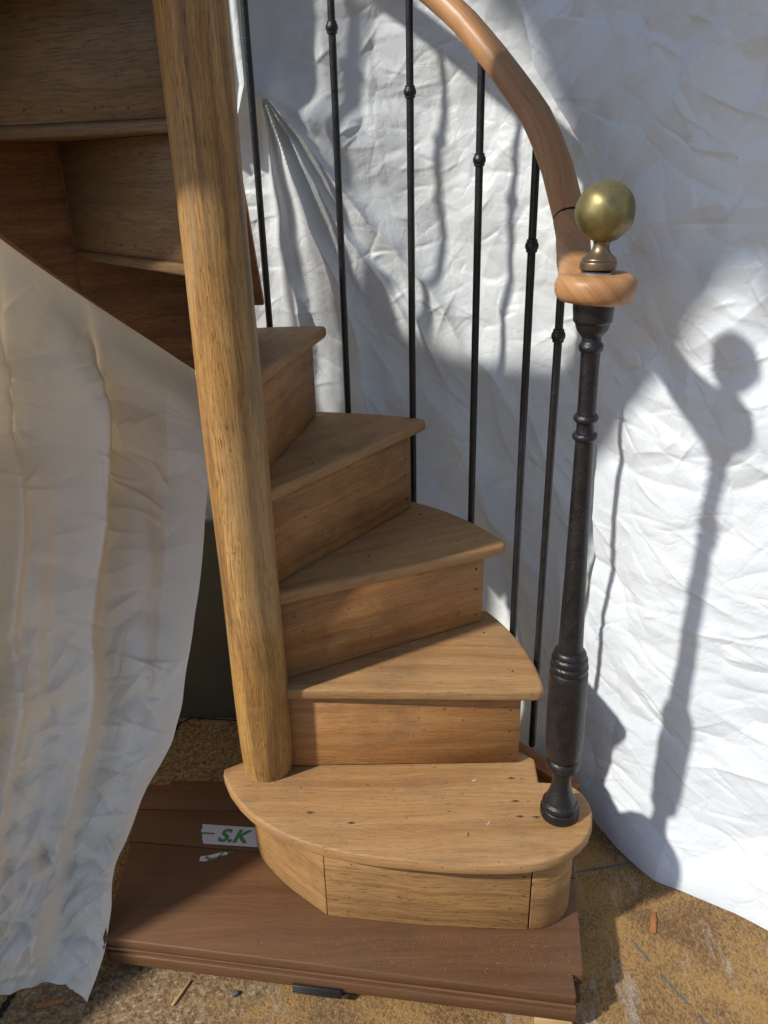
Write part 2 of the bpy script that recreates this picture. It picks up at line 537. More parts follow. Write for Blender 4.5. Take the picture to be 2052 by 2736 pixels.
# ------------------------------------------------------------------ floor
me = bpy.data.meshes.new('concrete_floor')
me.from_pydata([(-6, -6, ZF), (7, -6, ZF), (7, 7, ZF), (-6, 7, ZF)], [], [(0, 1, 2, 3)])
me.update()
floor = tag(link('concrete_floor', me, M['floor']), kind='structure')

# ------------------------------------------------------------------ staircase
STAIR = empty('spiral_staircase', (0, 0, ZB), 'oak spiral staircase with round wooden column and black iron railing', 'staircase')

# column
prof = []
zt = ZB + 0.004
for i in range(90):
    z = 0.0 + i * (2.75 / 89)
    prof.append((z, RC + 0.0012 * math.sin(z * 3.1) + 0.0008 * math.sin(z * 11)))
prof = [(-0.002, 0.0455), (0.004, 0.047), (0.02, 0.0487)] + prof[2:]
col = lathe('column', prof, (0, 0), M['column'], STAIR, 56)
for l_ in col.data.uv_layers[0].data:      # grain v from the true arc
    l_.uv = (l_.uv[0], l_.uv[1] / 0.03 * RC)

NSTEP = 13
tips = {2: (0.528, -0.001), 3: (0.523, -0.010), 4: (0.548, 0.022), 5: (0.541, 0.005)}
def zo(k): return 0.010 if k >= 7 else 0.0
treads, risers = {}, {}
for k in range(2, NSTEP + 1):
    closed = k >= 6
    mw = Matrix.Rotation(theta(k), 4, 'Z')
    rt_ = 0.468 if closed else RT
    tx, ty = tips.get(k, (0.523, 0.0))
    if closed: tx, ty = 0.468, 0.0
    pts = [(0.026, -0.016), (0.050, -0.010), (tx - 0.02, ty - 0.0005), (tx - 0.004, ty + 0.002), (tx, ty + 0.010)]
    a1 = DTH + 0.052 + ((0.022 if closed else 0.035) / 0.5)
    r1 = math.hypot(tx, ty)
    a0 = math.atan2(ty + 0.03, tx)
    for i in range(11):
        a = a0 + (a1 - a0) * i / 10
        r = r1 + (rt_ - r1) * min(1, i / 6)
        pts.append((r * math.cos(a), r * math.sin(a)))
    a = DTH + 0.055
    c_, s_ = math.cos(a), math.sin(a)
    ob = 0.0235 if closed else 0.031
    pts.append((0.03 * c_ - ob * s_, 0.03 * s_ + ob * c_))
    pts.append((-0.02, 0.02))
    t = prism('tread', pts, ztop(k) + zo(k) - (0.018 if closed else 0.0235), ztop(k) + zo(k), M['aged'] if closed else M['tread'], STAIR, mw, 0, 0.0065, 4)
    treads[k] = t
for k in range(2, NSTEP + 1):
    closed = k >= 6
    mw = Matrix.Rotation(theta(k), 4, 'Z')
    re = 0.467 if closed else 0.4895
    x0, x1 = 0.03, re
    sl = 0.025 / 0.44
    y0, y1 = 0.0 + (x0 - 0.05) * sl, 0.0 + (x1 - 0.05) * sl
    pts = [(x0, y0), (x1, y1), (x1 - 0.001, y1 + 0.018), (x0, y0 + 0.018)]
    zb = ztop(k - 1) + zo(k - 1) + (0.0002 if closed else 0.0026)
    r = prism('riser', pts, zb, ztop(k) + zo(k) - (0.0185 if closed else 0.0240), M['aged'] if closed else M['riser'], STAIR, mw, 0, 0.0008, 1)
    risers[k] = r
    d = Vector((math.cos(theta(k)), math.sin(theta(k)), 0)); nr = Vector((-math.sin(theta(k)), math.cos(theta(k)), 0))
    if not closed:                      # nails along the outer end of each riser front
        for zz in (0.025, 0.075, 0.125):
            xx = 0.474 + random.uniform(-0.004, 0.003)
            p = d * xx + nr * ((xx - 0.05) * sl - 0.0002)
            nail((p.x, p.y, zb + zz + random.uniform(-0.008, 0.008)), -nr, r, random.uniform(0.0024, 0.0036))
    else:                               # nails along the foot of each riser back
        for j in range(6):
            xx = 0.10 + j * 0.062 + random.uniform(-0.012, 0.012)
            p = d * xx + nr * ((xx - 0.05) * sl + 0.0182)
            nail((p.x, p.y, zb + 0.012 + random.uniform(0, 0.008)), nr, r, 0.0022)
for k, lst in {2: [(0.437, 0.174), (0.477, 0.037)]}.items():
    for x, y in lst:
        nail((x, y, ztop(k)), (0, 0, 1), treads[k], 0.003)
for k, locs in {3: [(0.47, 0.03), (0.44, 0.045), (0.40, 0.07), (0.43, 0.20), (0.25, 0.06)], 4: [(0.40, 0.17), (0.45, 0.10), (0.34, 0.19), (0.20, 0.03)], 5: [(0.43, 0.05), (0.36, 0.09)]}.items():
    for x, y in locs:
        p = pol(math.hypot(x, y), theta(k) + math.atan2(y, x))
        nail((p.x, p.y, ztop(k)), (0, 0, 1), treads[k], random.uniform(0.0022, 0.0036))

# string panels: between the risers on the outer side, lower edge a helix
def helix_z(a): return 0.684 + (math.degrees(a) - 110) * (H / math.degrees(DTH))
for k in range(2, NSTEP + 1):
    closed = k >= 6
    a0 = theta(k) + rad(5.3)
    a1 = theta(k + 1) + (rad(5.25) if k >= 5 else rad(2.9))
    n = 14
    path, zs = [], []
    for i in range(n + 1):
        a = a0 + (a1 - a0) * i / n
        path.append(pol(0.488, a))
        lo = helix_z(a)
        hi = ztop(k) - 0.0240
        if closed: hi = helix_z(a) + 0.40
        zs.append((lo, hi))
    wall_strip('string_panel', path, 0.020, 0, 0, M['string'], STAIR, 0.0012, zs)
# broken lower end of the closed string, standing above the fifth tread
path, zs = [], []
n = 60
for i in range(n + 1):
    a = rad(91.4 + (theta(6) * 180 / math.pi + 5.1 - 91.4) * i / n)
    path.append(pol(0.488, a))
    t = i / n
    top = 0.823 + min(1.0, t / 0.19) * 0.30 + random.uniform(-0.004, 0.004)
    zs.append((0.817 - max(0, t - 0.3) * 0.15, top))
o = wall_strip('string_panel', path, 0.020, 0, 0, M['orange'], STAIR, 0.0, zs)
o['label'] = 'orange brown end of the string with a ragged broken edge'

# ---------------- bottom step
oth = [(-0.088, -0.006), (-0.086, -0.022), (-0.066, -0.062), (-0.040, -0.098), (-0.017, -0.123), (0.012, -0.148), (0.040, -0.168), (0.082, -0.190), (0.125, -0.206),
       (0.165, -0.218), (0.206, -0.227), (0.245, -0.233), (0.285, -0.238), (0.325, -0.243), (0.362, -0.246), (0.402, -0.2475), (0.440, -0.2475), (0.470, -0.246), (0.498, -0.241), (0.524, -0.233),
       (0.548, -0.220), (0.570, -0.203), (0.588, -0.182), (0.600, -0.158), (0.606, -0.132), (0.605, -0.105), (0.598, -0.082), (0.586, -0.066),
       (0.558, -0.055), (0.522, -0.052), (0.525, 0.012), (0.486, 0.045), (0.30, 0.045), (0.05, 0.04), (-0.03, 0.022), (-0.06, 0.01)]
t1 = prism('tread', oth, -0.0245, 0.0, M['tread'], STAIR, None, 0, 0.0045, 3)
for x, y in [(0.093, -0.125), (0.170, -0.151), (0.471, -0.102), (0.474, -0.140), (0.503, -0.142), (0.472, -0.042)]:
    prism('knot', [(x + 0.0085 * math.cos(a), y + 0.0028 * math.sin(a) * abs(math.sin(a))) for a in np.linspace(0, 2 * math.pi, 13)[:-1]], -0.002, 0.0004, M['knot'], t1)
    nail((x, y, 0.0006), (0, 0, 1), t1, 0.0026)

def spl(pts, n=8):
    out = []
    P = [Vector(p) for p in pts]
    for i in range(len(P) - 1):
        p0, p1, p2, p3 = P[max(0, i - 1)], P[i], P[i + 1], P[min(len(P) - 1, i + 2)]
        for k in range(n):
            t = k / n
            out.append(0.5 * (2 * p1 + (p2 - p0) * t + (2 * p0 - 5 * p1 + 4 * p2 - p3) * t * t + (3 * p1 - p0 - 3 * p2 + p3) * t ** 3))
    out.append(P[-1])
    return out
wall_strip('riser', spl([(-0.043, 0.04), (-0.038, -0.015), (-0.018, -0.06), (0.016, -0.101), (0.045, -0.130), (0.0775, -0.157), (0.1195, -0.1905)], 5), 0.018, ZB + 0.001, -0.026, M['first'], STAIR, 0.001)['label'] = 'curved left end of the bottom riser'
wall_strip('riser', [(0.1216, -0.1915), (0.2, -0.2015), (0.284, -0.212), (0.38, -0.2195), (0.4835, -0.2245)], 0.018, ZB + 0.001, -0.026, M['first'], STAIR, 0.001)['label'] = 'long straight front of the bottom riser'
wall_strip('riser', spl([(0.4862, -0.2235), (0.512, -0.221), (0.538, -0.210), (0.557, -0.192), (0.568, -0.168), (0.570, -0.14), (0.566, -0.11), (0.555, -0.085), (0.53, -0.065)], 5), 0.018, ZB + 0.001, -0.026, M['first'], STAIR, 0.001)['label'] = 'rounded right end of the bottom riser'
for zz in (-0.055, -0.10, -0.145):
    nail((0.472, -0.2243, zz), (0.03, -1, 0), STAIR.children[-2], 0.0024)

# ---------------- balusters
bal_angles = [10.5, 22.7, 39.2, 56.6, 73.6, 91.4] + [91.4 + 17.4 * i for i in range(1, 4)]
knot_z = {0: 0.815, 1: 0.948, 2: 1.086, 3: 1.206, 4: 1.323}
RB = 0.545
def rail_z(deg):
    xs = [-2, 3, 7, 10, 13.6, 18, 24, 30, 37.6, 45]
    ys = [0.935, 0.945, 0.965, 1.0, 1.045, 1.092, 1.150, 1.195, 1.255, 1.315]
    if deg > 45:
        return 1.315 + (deg - 45) * 0.00685
    return float(np.interp(deg, xs, ys))
for i, dg in enumerate(bal_angles):
    p = pol(RB, rad(dg))
    zb = -0.045 + (dg - 10.5) * 0.0069
    zt_ = rail_z(dg) - 0.012
    kz = knot_z.get(i, 1.323 + (dg - 73.6) * 0.0069)
    rr = 0.0072
    pr = [(zb, 0.003), (zb + 0.006, rr)]
    nz = 24
    for j in range(1, nz):
        z = zb + 0.006 + (kz - 0.02 - zb) * j / nz
        pr.append((z, rr + random.uniform(-0.00015, 0.00015)))
    pr += [(kz - 0.0115, rr), (kz - 0.010, rr * 1.35), (kz - 0.007, rr * 1.35)]
    pr += [(kz + 0.0088 * math.sin(b), 0.0055 + 0.0065 * math.cos(b)) for b in np.linspace(-0.9, 0.9, 9)]
    pr += [(kz + 0.008, rr * 1.3), (kz + 0.0105, rr * 1.3), (kz + 0.012, rr * 0.97)]
    for j in range(1, 9):
        pr.append((kz + 0.012 + (zt_ - kz - 0.012) * j / 8, rr * 0.97))
    lathe('baluster', pr, (p.x, p.y), M['bar'], STAIR, 14)

# ---------------- handrail
RRL = 0.549
path = []
for dg in np.arange(400, 12, -4.0):
    if dg > 142: continue
    q = pol(RRL, rad(dg)); path.append(Vector((q.x, q.y, rail_z(dg))))
cut = 10.2
path = [p for p in path if math.degrees(math.atan2(p.y, p.x)) % 360 > cut + 1]
q = pol(RRL, rad(cut + 0.08)); path.append(Vector((q.x, q.y, rail_z(cut + 0.08))))
rail = sweep('handrail', path, 0.050, 0.044, M['rail'], STAIR, 24)
band = [Vector((p.x, p.y, p.z - 0.0235)) for p in path]
sweep('rail_band', band, 0.020, 0.006, M['bar'], STAIR, 8, 6)
lo_ = []
for dg in (cut - 0.04, 8.2, 6.2, 4.0, 1.5):
    q = pol(RRL, rad(dg)); lo_.append(Vector((q.x, q.y, rail_z(dg))))
lo_ = [Vector((p.x - 0.012 * min(1, max(0, (rad(8.2) - math.atan2(p.y, p.x)) / rad(6))), p.y, p.z)) for p in lo_]
lo_ += [Vector((0.534, -0.025, 0.9355)), Vector((0.532, -0.055, 0.930)), Vector((0.532, -0.085, 0.9270)), Vector((0.533, -0.115, 0.9255)), Vector((0.533, -0.135, 0.9255))]
ctrl = lo_
fine = []
for i in range(len(ctrl) - 1):
    p0, p1, p2, p3 = ctrl[max(0, i - 1)], ctrl[i], ctrl[i + 1], ctrl[min(len(ctrl) - 1, i + 2)]
    for k in range(3):
        t = k / 3
        fine.append(0.5 * (2 * p1 + (p2 - p0) * t + (2 * p0 - 5 * p1 + 4 * p2 - p3) * t * t + (3 * p1 - p0 - 3 * p2 + p3) * t ** 3))
fine.append(ctrl[-1])
end = sweep('rail_end', fine, 0.051, 0.043, M['rail'], STAIR, 24, widths=[float(np.interp(i / (len(fine) - 1), [0, 0.3, 0.55, 0.72, 0.88, 1.0], [1.0, 1.0, 1.1, 1.4, 1.8, 1.7])) for i in range(len(fine))], hk=0.18)
end['label'] = 'short lower end of the handrail above the newel post'
q = pol(RRL, rad(cut)); dv = (path[-1] - lo_[0]).normalized()
sweep('joint', [path[-1] + dv * 0.002, lo_[0] - dv * 0.002], 0.0485, 0.0425, M['gap'], STAIR, 24)
# scroll: thick rounded disc over the newel
NX, NY = 0.546, -0.133
sp = [(0.9065, 0.034), (0.9075, 0.042), (0.911, 0.0485), (0.917, 0.0525), (0.925, 0.0540), (0.932, 0.0535), (0.938, 0.0510), (0.942, 0.046), (0.9435, 0.038), (0.944, 0.02), (0.944, 0.001)]
scroll = lathe('rail_scroll', smooth_prof(sp, 3), (NX - 0.0115, NY + 0.001), M['rail'], STAIR, 48)
for v in scroll.data.vertices:
    a = math.atan2(v.co.y - NY, v.co.x - NX)
    v.co.z += 0.0018 * math.sin(a * 2 + 0.5) * (1 if v.co.z < 0.925 else 0.4)
for l_ in scroll.data.loops:
    vv = scroll.data.vertices[l_.vertex_index].co
    scroll.data.uv_layers[0].data[l_.index].uv = (vv.x + 0.4 * vv.z, vv.y + vv.z)

crk = []
for i in range(12):
    dg = 23.0 - 9.0 * i / 11
    q = pol(RRL + 0.004 + 0.004 * math.sin(i * 1.3) * 0.4, rad(dg))
    crk.append(Vector((q.x, q.y, rail_z(dg) + 0.0216)))
sweep('crack', crk, 0.0016, 0.0012, M['gap'], rail, 6)
# rail end and scroll are carved from one piece: fuse and soften the join
bm = bmesh.new(); bm.from_mesh(end.data); bm.from_mesh(scroll.data)
tmp = bpy.data.meshes.new('fuse'); bm.to_mesh(tmp); bm.free()
to = bpy.data.objects.new('fuse', tmp); COL.objects.link(to)
md = to.modifiers.new('r', 'REMESH'); md.mode = 'VOXEL'; md.voxel_size = 0.0024; md.use_smooth_shade = True
md = to.modifiers.new('s', 'SMOOTH'); md.factor = 0.5; md.iterations = 14
fused = bpy.data.meshes.new_from_object(to.evaluated_get(bpy.context.evaluated_depsgraph_get()))
bpy.data.objects.remove(to)
for o in (end, scroll): bpy.data.objects.remove(o)
fused.name = 'rail_scroll'; fused.materials.clear()
while fused.uv_layers: fused.uv_layers.remove(fused.uv_layers[0])
for v in fused.vertices:
    v.co += v.normal * 0.0008
lay = fused.uv_layers.new(name='UVMap')
for l_ in fused.loops:
    c = fused.vertices[l_.vertex_index].co
    lay.data[l_.index].uv = (c.y + 0.25 * c.x, c.x * 0.9 + c.z * 0.8)
fused.polygons.foreach_set('use_smooth', [True] * len(fused.polygons))
scroll = link('rail_scroll', fused, M['rail'], STAIR)
scroll['label'] = 'scrolled lower end of the handrail above the newel post'

# ---------------- newel post
NEWEL = tag(bpy.data.objects.new('newel_post', None))
COL.objects.link(NEWEL)
NEWEL.location = (NX, NY, 0)
attach(NEWEL, STAIR)
base = [(0.0003, 0.0338), (0.004, 0.0346), (0.010, 0.0346), (0.0155, 0.0344), (0.0165, 0.0318), (0.019, 0.0305), (0.022, 0.0318), (0.027, 0.0318), (0.031, 0.0300), (0.0325, 0.0272),
        (0.038, 0.0258), (0.046, 0.0230), (0.056, 0.0198), (0.066, 0.0176), (0.077, 0.0164), (0.088, 0.0168), (0.098, 0.0182), (0.103, 0.0186),
        (0.1035, 0.0215), (0.106, 0.0255), (0.111, 0.0284), (0.117, 0.0292), (0.123, 0.0284), (0.1275, 0.0258), (0.1285, 0.0240)]
cyl = [(0.1285, 0.0240), (0.132, 0.0272), (0.138, 0.0292), (0.150, 0.0305), (0.17, 0.0316), (0.19, 0.0322), (0.22, 0.0325), (0.26, 0.0323), (0.296, 0.0319), (0.308, 0.0316), (0.3115, 0.0298),
       (0.314, 0.0302), (0.319, 0.0315), (0.323, 0.0308), (0.3255, 0.0286), (0.328, 0.0292), (0.333, 0.0300), (0.3375, 0.0285), (0.3395, 0.0262), (0.342, 0.0266), (0.346, 0.0262), (0.350, 0.0236), (0.3515, 0.0205)]
shaft = [(0.3515, 0.0205), (0.364, 0.0199), (0.42, 0.0186), (0.4725, 0.0173), (0.5225, 0.0163), (0.60, 0.0150), (0.6664, 0.0140), (0.7095, 0.0134)]
top = [(0.7095, 0.0134), (0.7110, 0.0160), (0.7140, 0.0180), (0.7175, 0.0184), (0.7205, 0.0172), (0.7225, 0.0145), (0.7240, 0.0132), (0.7365, 0.0132), (0.7380, 0.0150), (0.7408, 0.0176), (0.7440, 0.0182),
       (0.7475, 0.0170), (0.7500, 0.0145), (0.7515, 0.0134), (0.79, 0.0131), (0.8385, 0.0136), (0.8400, 0.0150), (0.8430, 0.0166), (0.8470, 0.0172), (0.8505, 0.0160), (0.8525, 0.0143), (0.856, 0.0136), (0.8605, 0.0138)]
cap = [(0.8605, 0.0138), (0.8615, 0.0155), (0.8640, 0.0168), (0.8665, 0.0190), (0.8700, 0.0212), (0.8755, 0.0230), (0.8790, 0.0238), (0.8800, 0.0252), (0.8820, 0.0265), (0.8850, 0.0268), (0.892, 0.0272), (0.900, 0.0280), (0.9068, 0.0280)]
LN = (-0.0135, 0.0)
def nc(z, dx=0.0, dy=0.0): return (NX + LN[0] * z + dx, NY + dy)
lathe('post_base', smooth_prof(base, 2), nc(base[0][0]), M['iron'], NEWEL, 40, lean=LN)
lathe('post_drum', smooth_prof(cyl, 2), nc(cyl[0][0]), M['iron'], NEWEL, 40, lean=LN)
lathe('post_shaft', smooth_prof(shaft, 4), nc(shaft[0][0]), M['iron'], NEWEL, 36, lean=LN)
lathe('post_collar', smooth_prof(top, 2), nc(top[0][0]), M['iron'], NEWEL, 36, lean=LN)
lathe('post_cap', smooth_prof(cap, 2), nc(cap[0][0]), M['iron'], NEWEL, 36, lean=LN)
lathe('washer', [(0.9438, 0.020), (0.9445, 0.0225), (0.9465, 0.0225), (0.948, 0.020), (0.9485, 0.001)], nc(0.945, 0, -0.001), M['steel'], NEWEL, 36)
fin = [(0.9502, 0.0225), (0.9506, 0.0238), (0.9530, 0.0242), (0.9585, 0.0240), (0.9600, 0.0232), (0.9606, 0.0222), (0.9622, 0.0226), (0.9640, 0.0220), (0.9648, 0.0208), (0.9665, 0.0190), (0.9700, 0.0150),
       (0.9740, 0.0120), (0.9785, 0.0106), (0.9825, 0.0106), (0.9850, 0.0118)]
lean = (0.085, -0.02)
lathe('finial_foot', smooth_prof(fin, 3), nc(0.95, 0.0015), M['bronze'], NEWEL, 40, lean=lean)
RBALL = 0.0382
bz = 1.0215
bp = [(bz + RBALL * math.sin(b), RBALL * math.cos(b)) for b in np.linspace(-1.29, 1.565, 44)]
ball = lathe('finial_ball', [(0.9838, 0.0108)] + bp, nc(1.02, 0.0062, -0.0008), M['brass'], NEWEL, 64)
bc = Vector((*nc(1.02, 0.0062, -0.0008), bz))
dent = ((CAM - bc).normalized() + Vector((0.36, 0.1, 0.28))).normalized()
d2 = ((CAM - bc).normalized() + Vector((-0.55, 0, -0.35))).normalized()
for v in ball.data.vertices:
    n_ = (v.co - bc).normalized()
    for dd, s_, a_ in ((dent, 0.12, 0.0020), (d2, 0.2, 0.0003)):
        ang = n_.angle(dd)
        v.co -= n_ * a_ * math.exp(-(ang / s_) ** 2)
    v.co += n_ * 0.0004 * math.sin(n_.x * 5 + n_.z * 7)
ball['label'] = 'tarnished brass ball with a small dent'

# ------------------------------------------------------------------ platform of brown boards
ux = Vector((0.990, -0.140)).normalized()
uy = Vector((-ux.y, ux.x))
A = Vector((-0.36, -0.2215))
PLAT = empty('wooden_board', (0.14, -0.12, ZB - 0.027), 'dark brown wooden panel under the bottom step, dusted with sawdust', 'panel')
fl, fr = (-0.284, -0.2330), (0.545, -0.3515)
prism('plank', [fl, fr, (0.5475, -0.309), (0.5655, -0.311), (0.5935, -0.112), (-0.300, -0.0094)], ZB - 0.027, ZB, M['board'], PLAT, None, 0, 0.003, 2)
prism('plank', [(-0.305, -0.0077), (0.5938, -0.111), (0.606, 0.0), (0.610, 0.045), (-0.310, 0.0802)], ZB - 0.0265, ZB - 0.0006, M['board'], PLAT, None, 0, 0.0012, 2)
prism('plank', [(-0.310, 0.0818), (0.6102, 0.046), (0.617, 0.13), (-0.20, 0.166), (-0.262, 0.168), (-0.262, 0.154), (-0.312, 0.156)], ZB - 0.027, ZB - 0.0002, M['board'], PLAT, None, 0, 0.002, 2)
# rounded bead along the front edge
bead = [Vector((fl[0], fl[1] - 0.002, ZB - 0.021)), Vector((fr[0] - 0.0005, fr[1] - 0.002, ZB - 0.021))]
sweep('edge_bead', bead, 0.005, 0.007, M['board'], PLAT, 12)
LOW = empty('wooden_board', (0.14, -0.12, ZB - 0.059), 'lower brown wooden panel lying on the floor beneath the dusty one', 'panel')
fl2, fr2 = (-0.282, -0.2371), (0.548, -0.3555)
prism('plank', [fl2, fr2, (0.5495, -0.32), (0.562, -0.322), (0.61, 0.12), (-0.29, 0.15)], ZB - 0.0590, ZB - 0.0330, M['board'], LOW, None, 0, 0.003, 2)
# battens that part the two panels, and the blocks that carry the pile
for i, x in enumerate((-0.15, 0.2, 0.5)):
    box('spacer', (x, -0.05, ZB - 0.0300), (0.03, 0.28, 0.0056), M['gap'], LOW, 0, 1)
# black edge clip
ec = Vector((0.107, -0.2935))
CL = tag(box('edge_clip', (ec.x, ec.y - 0.0035, ZB - 0.0565), (0.088, 0.006, 0.020), M['blackplastic'], None, math.atan2(ux.y, ux.x), 0, 0.001),
         'ribbed black plastic strip against the front edge of the lower panel', 'plastic strip')
for j in range(4):
    box('rib', (ec.x, ec.y - 0.0068, ZB - 0.0495 - j * 0.0045), (0.087, 0.0014, 0.0022), M['blackplastic'], CL, math.atan2(ux.y, ux.x), 0, 0.0004)
tag(box('wooden_block', (0.514, -0.3265, (ZF + ZB - 0.059) / 2), (0.062, 0.05, ZB - 0.059 - ZF - 0.0004), M['pine'], None, math.atan2(ux.y, ux.x), 0, 0.001),
    'pale pine block under the front right corner of the boards', 'block')
for i, x in enumerate((-0.16, 0.18, 0.44)):
    box('batten', (x, 0.0, (ZF + ZB - 0.059) / 2), (0.05, 0.30, ZB - 0.059 - ZF - 0.0004), M['gap'], LOW, 0, 1)

# tape with green lettering, stuck on the panel
def flat(name, pts, z, mat, parent):
    return prism(name, pts, z - 0.0004, z, mat, parent)
tape = flat('tape', [(-0.161, 0.0350), (-0.030, 0.0217), (-0.025, -0.0296), (-0.147, -0.0180), (-0.149, -0.0110), (-0.152, -0.0060), (-0.154, 0.006), (-0.159, 0.0160), (-0.158, 0.0270)], ZB + 0.0012, M['tape'], PLAT)
tape['label'] = 'strip of white tape printed in green'
def text_mesh(s, size, shear, bold):
    cu = bpy.data.curves.new('lettering', 'FONT')
    cu.body = s; cu.size = size; cu.shear = shear; cu.offset = bold; cu.extrude = 0.00012; cu.resolution_u = 6
    to = bpy.data.objects.new('lettering_tmp', cu)
    COL.objects.link(to)
    me_ = bpy.data.meshes.new_from_object(to.evaluated_get(bpy.context.evaluated_depsgraph_get()))
    bpy.data.objects.remove(to)
    return me_
me = text_mesh('S.K', 0.047, 0.18, 0.0016)
me.name = 'lettering'
me.materials.clear()
link('lettering', me, M['green'], tape, Matrix.Translation((-0.1205, -0.0115, ZB + 0.00145)) @ Matrix.Rotation(rad(-5.5), 4, 'Z') @ Matrix.Diagonal((0.98, 1, 1, 1)))
flat('lettering', [(-0.1575, 0.0125), (-0.1290, 0.0098), (-0.1280, 0.0055), (-0.1555, 0.0082)], ZB + 0.0016, M['green'], tape)
scrap = flat('tape', [(-0.145, -0.050), (-0.132, -0.0485), (-0.118, -0.044), (-0.104, -0.0395), (-0.094, -0.0395), (-0.092, -0.046), (-0.105, -0.0485), (-0.118, -0.0535), (-0.133, -0.0625), (-0.146, -0.0615)], ZB + 0.0004, M['tape'], PLAT)
scrap['label'] = 'torn scrap of white tape with a bit of green'
flat('lettering', [(-0.132, -0.0490), (-0.127, -0.0540), (-0.119, -0.0550), (-0.112, -0.0520), (-0.107, -0.0455), (-0.103, -0.0395), (-0.098, -0.0385), (-0.104, -0.048), (-0.112, -0.0580), (-0.125, -0.0602), (-0.137, -0.0550)], ZB + 0.0008, M['green'], scrap)
flat('lettering', [(-0.092, -0.0400), (-0.080, -0.0375), (-0.082, -0.0415), (-0.092, -0.0450)], ZB + 0.0008, M['green'], scrap)

# plank lying behind the bottom step
pdn = Vector((0.634, -0.773)); pnn = Vector((-0.773, -0.634))
cp = Vector((0.652, 0.119)) - pdn * 0.20 + pnn * 0.0185
tag(box('orange_plank', (cp.x, cp.y, ZB + 0.0125), (0.40, 0.037, 0.0246), M['orange'], None, math.atan2(pdn.y, pdn.x), 0, 0.0015),
    'orange softwood plank lying behind the newel post', 'plank')

# panel behind the column, its dark colour standing in for shaded cloth
tag(box('shade_panel', (-0.28, 0.515, ZF + 0.285), (0.74, 0.02, 0.57), M['shadepanel'], None, rad(-1), 0, 0.003, rot=Matrix.Rotation(rad(-1), 4, 'Z') @ Matrix.Rotation(rad(-2), 4, 'X')),
    'dark panel standing in for the shaded cloth in the gap behind the column', 'panel')

# ------------------------------------------------------------------ cloth
def vnoise(x, y, seed):
    r = np.random.default_rng(seed)
    tab = r.random((64, 64))
    xi, yi = np.floor(x).astype(int), np.floor(y).astype(int)
    fx, fy = x - xi, y - yi
    fx, fy = fx * fx * fx * (fx * (fx * 6 - 15) + 10), fy * fy * fy * (fy * (fy * 6 - 15) + 10)
    g = lambda a, b: tab[a % 64, b % 64]
    return (g(xi, yi) * (1 - fx) + g(xi + 1, yi) * fx) * (1 - fy) + (g(xi, yi + 1) * (1 - fx) + g(xi + 1, yi + 1) * fx) * fy
def fbm(x, y, seed, o=3):
    s, a, t = 0, 1.0, 0
    for i in range(o):
        s = s + a * (vnoise(x * 2 ** i + 17 * i, y * 2 ** i + 5 * i, seed + i) - 0.5); t += a; a *= 0.5
    return s / t
def facets(S, T, cell, seed, jitter=0.9, aniso=1.0):
    """min over jittered cell points of a squared distance: patches that meet in sharp creases"""
    r = np.random.default_rng(seed)
    jx, jy, jh = r.random((64, 64)), r.random((64, 64)), r.random((64, 64))
    x, y = S / cell, T / cell * aniso
    xi, yi = np.floor(x).astype(int), np.floor(y).astype(int)
    best = np.full(S.shape, 1e9)
    for a in (-1, 0, 1):
        for b in (-1, 0, 1):
            cx, cy = (xi + a) % 64, (yi + b) % 64
            px = xi + a + 0.5 + (jx[cx, cy] - 0.5) * jitter
            py = yi + b + 0.5 + (jy[cx, cy] - 0.5) * jitter
            best = np.minimum(best, (x - px) ** 2 + (y - py) ** 2 + 0.35 * jh[cx, cy])
    return best
def creases(H_, S, T, n, box_, lens, wid, amp, angs, seed, sign=0.5):
    """tent-shaped creases: sharp along a short line, dying away at its ends"""
    r = np.random.default_rng(seed)
    ds = abs(S[0, 1] - S[0, 0]); dt = abs(T[1, 0] - T[0, 0])
    s0, s1, t0, t1 = box_
    for _ in range(n):
        cs, ct = r.uniform(s0, s1), r.uniform(t0, t1)
        L = r.uniform(*lens); w = r.uniform(*wid); a = rad(angs[r.integers(len(angs))] + r.normal(0, 14))
        A_ = r.uniform(*amp) * (1 if r.random() < sign else -1)
        R_ = L * 1.6 + w * 4
        i0, i1 = np.searchsorted(S[0], [cs - R_, cs + R_]); j0, j1 = np.searchsorted(T[:, 0], [ct - R_, ct + R_])
        if i1 - i0 < 2 or j1 - j0 < 2: continue
        x, y = S[j0:j1, i0:i1] - cs, T[j0:j1, i0:i1] - ct
        u = x * math.cos(a) + y * math.sin(a); v = -x * math.sin(a) + y * math.cos(a)
        v = v + 0.25 * u * u / L * r.uniform(-1, 1)
        ww = w * (1 + np.where(v > 0, 1.2, 0.0))
        H_[j0:j1, i0:i1] += A_ * np.exp(-np.abs(v) / ww) * np.exp(-(u / (L * 0.55)) ** 2)
    return H_
def grid_mesh(name, P, UV, mat, keep=None, thick=0.0012):
    nj, ni = P.shape[:2]
    idx = np.arange(nj * ni).reshape(nj, ni)
    q = np.stack([idx[:-1, :-1], idx[:-1, 1:], idx[1:, 1:], idx[1:, :-1]], -1).reshape(-1, 4)
    me_ = bpy.data.meshes.new(name)
    me_.vertices.add(nj * ni); me_.vertices.foreach_set('co', P.reshape(-1).astype(np.float32))
    nf = len(q)
    me_.loops.add(nf * 4); me_.loops.foreach_set('vertex_index', q.reshape(-1).astype(np.int32))
    me_.polygons.add(nf)
    me_.polygons.foreach_set('loop_start', np.arange(0, nf * 4, 4, dtype=np.int32))
    me_.update(calc_edges=True)
    me_.polygons.foreach_set('use_smooth', np.ones(nf, bool))
    lay = me_.uv_layers.new(name='UVMap')
    lay.data.foreach_set('uv', UV.reshape(-1, 2)[q.reshape(-1)].reshape(-1).astype(np.float32))
    me_.validate()
    return link(name, me_, mat)
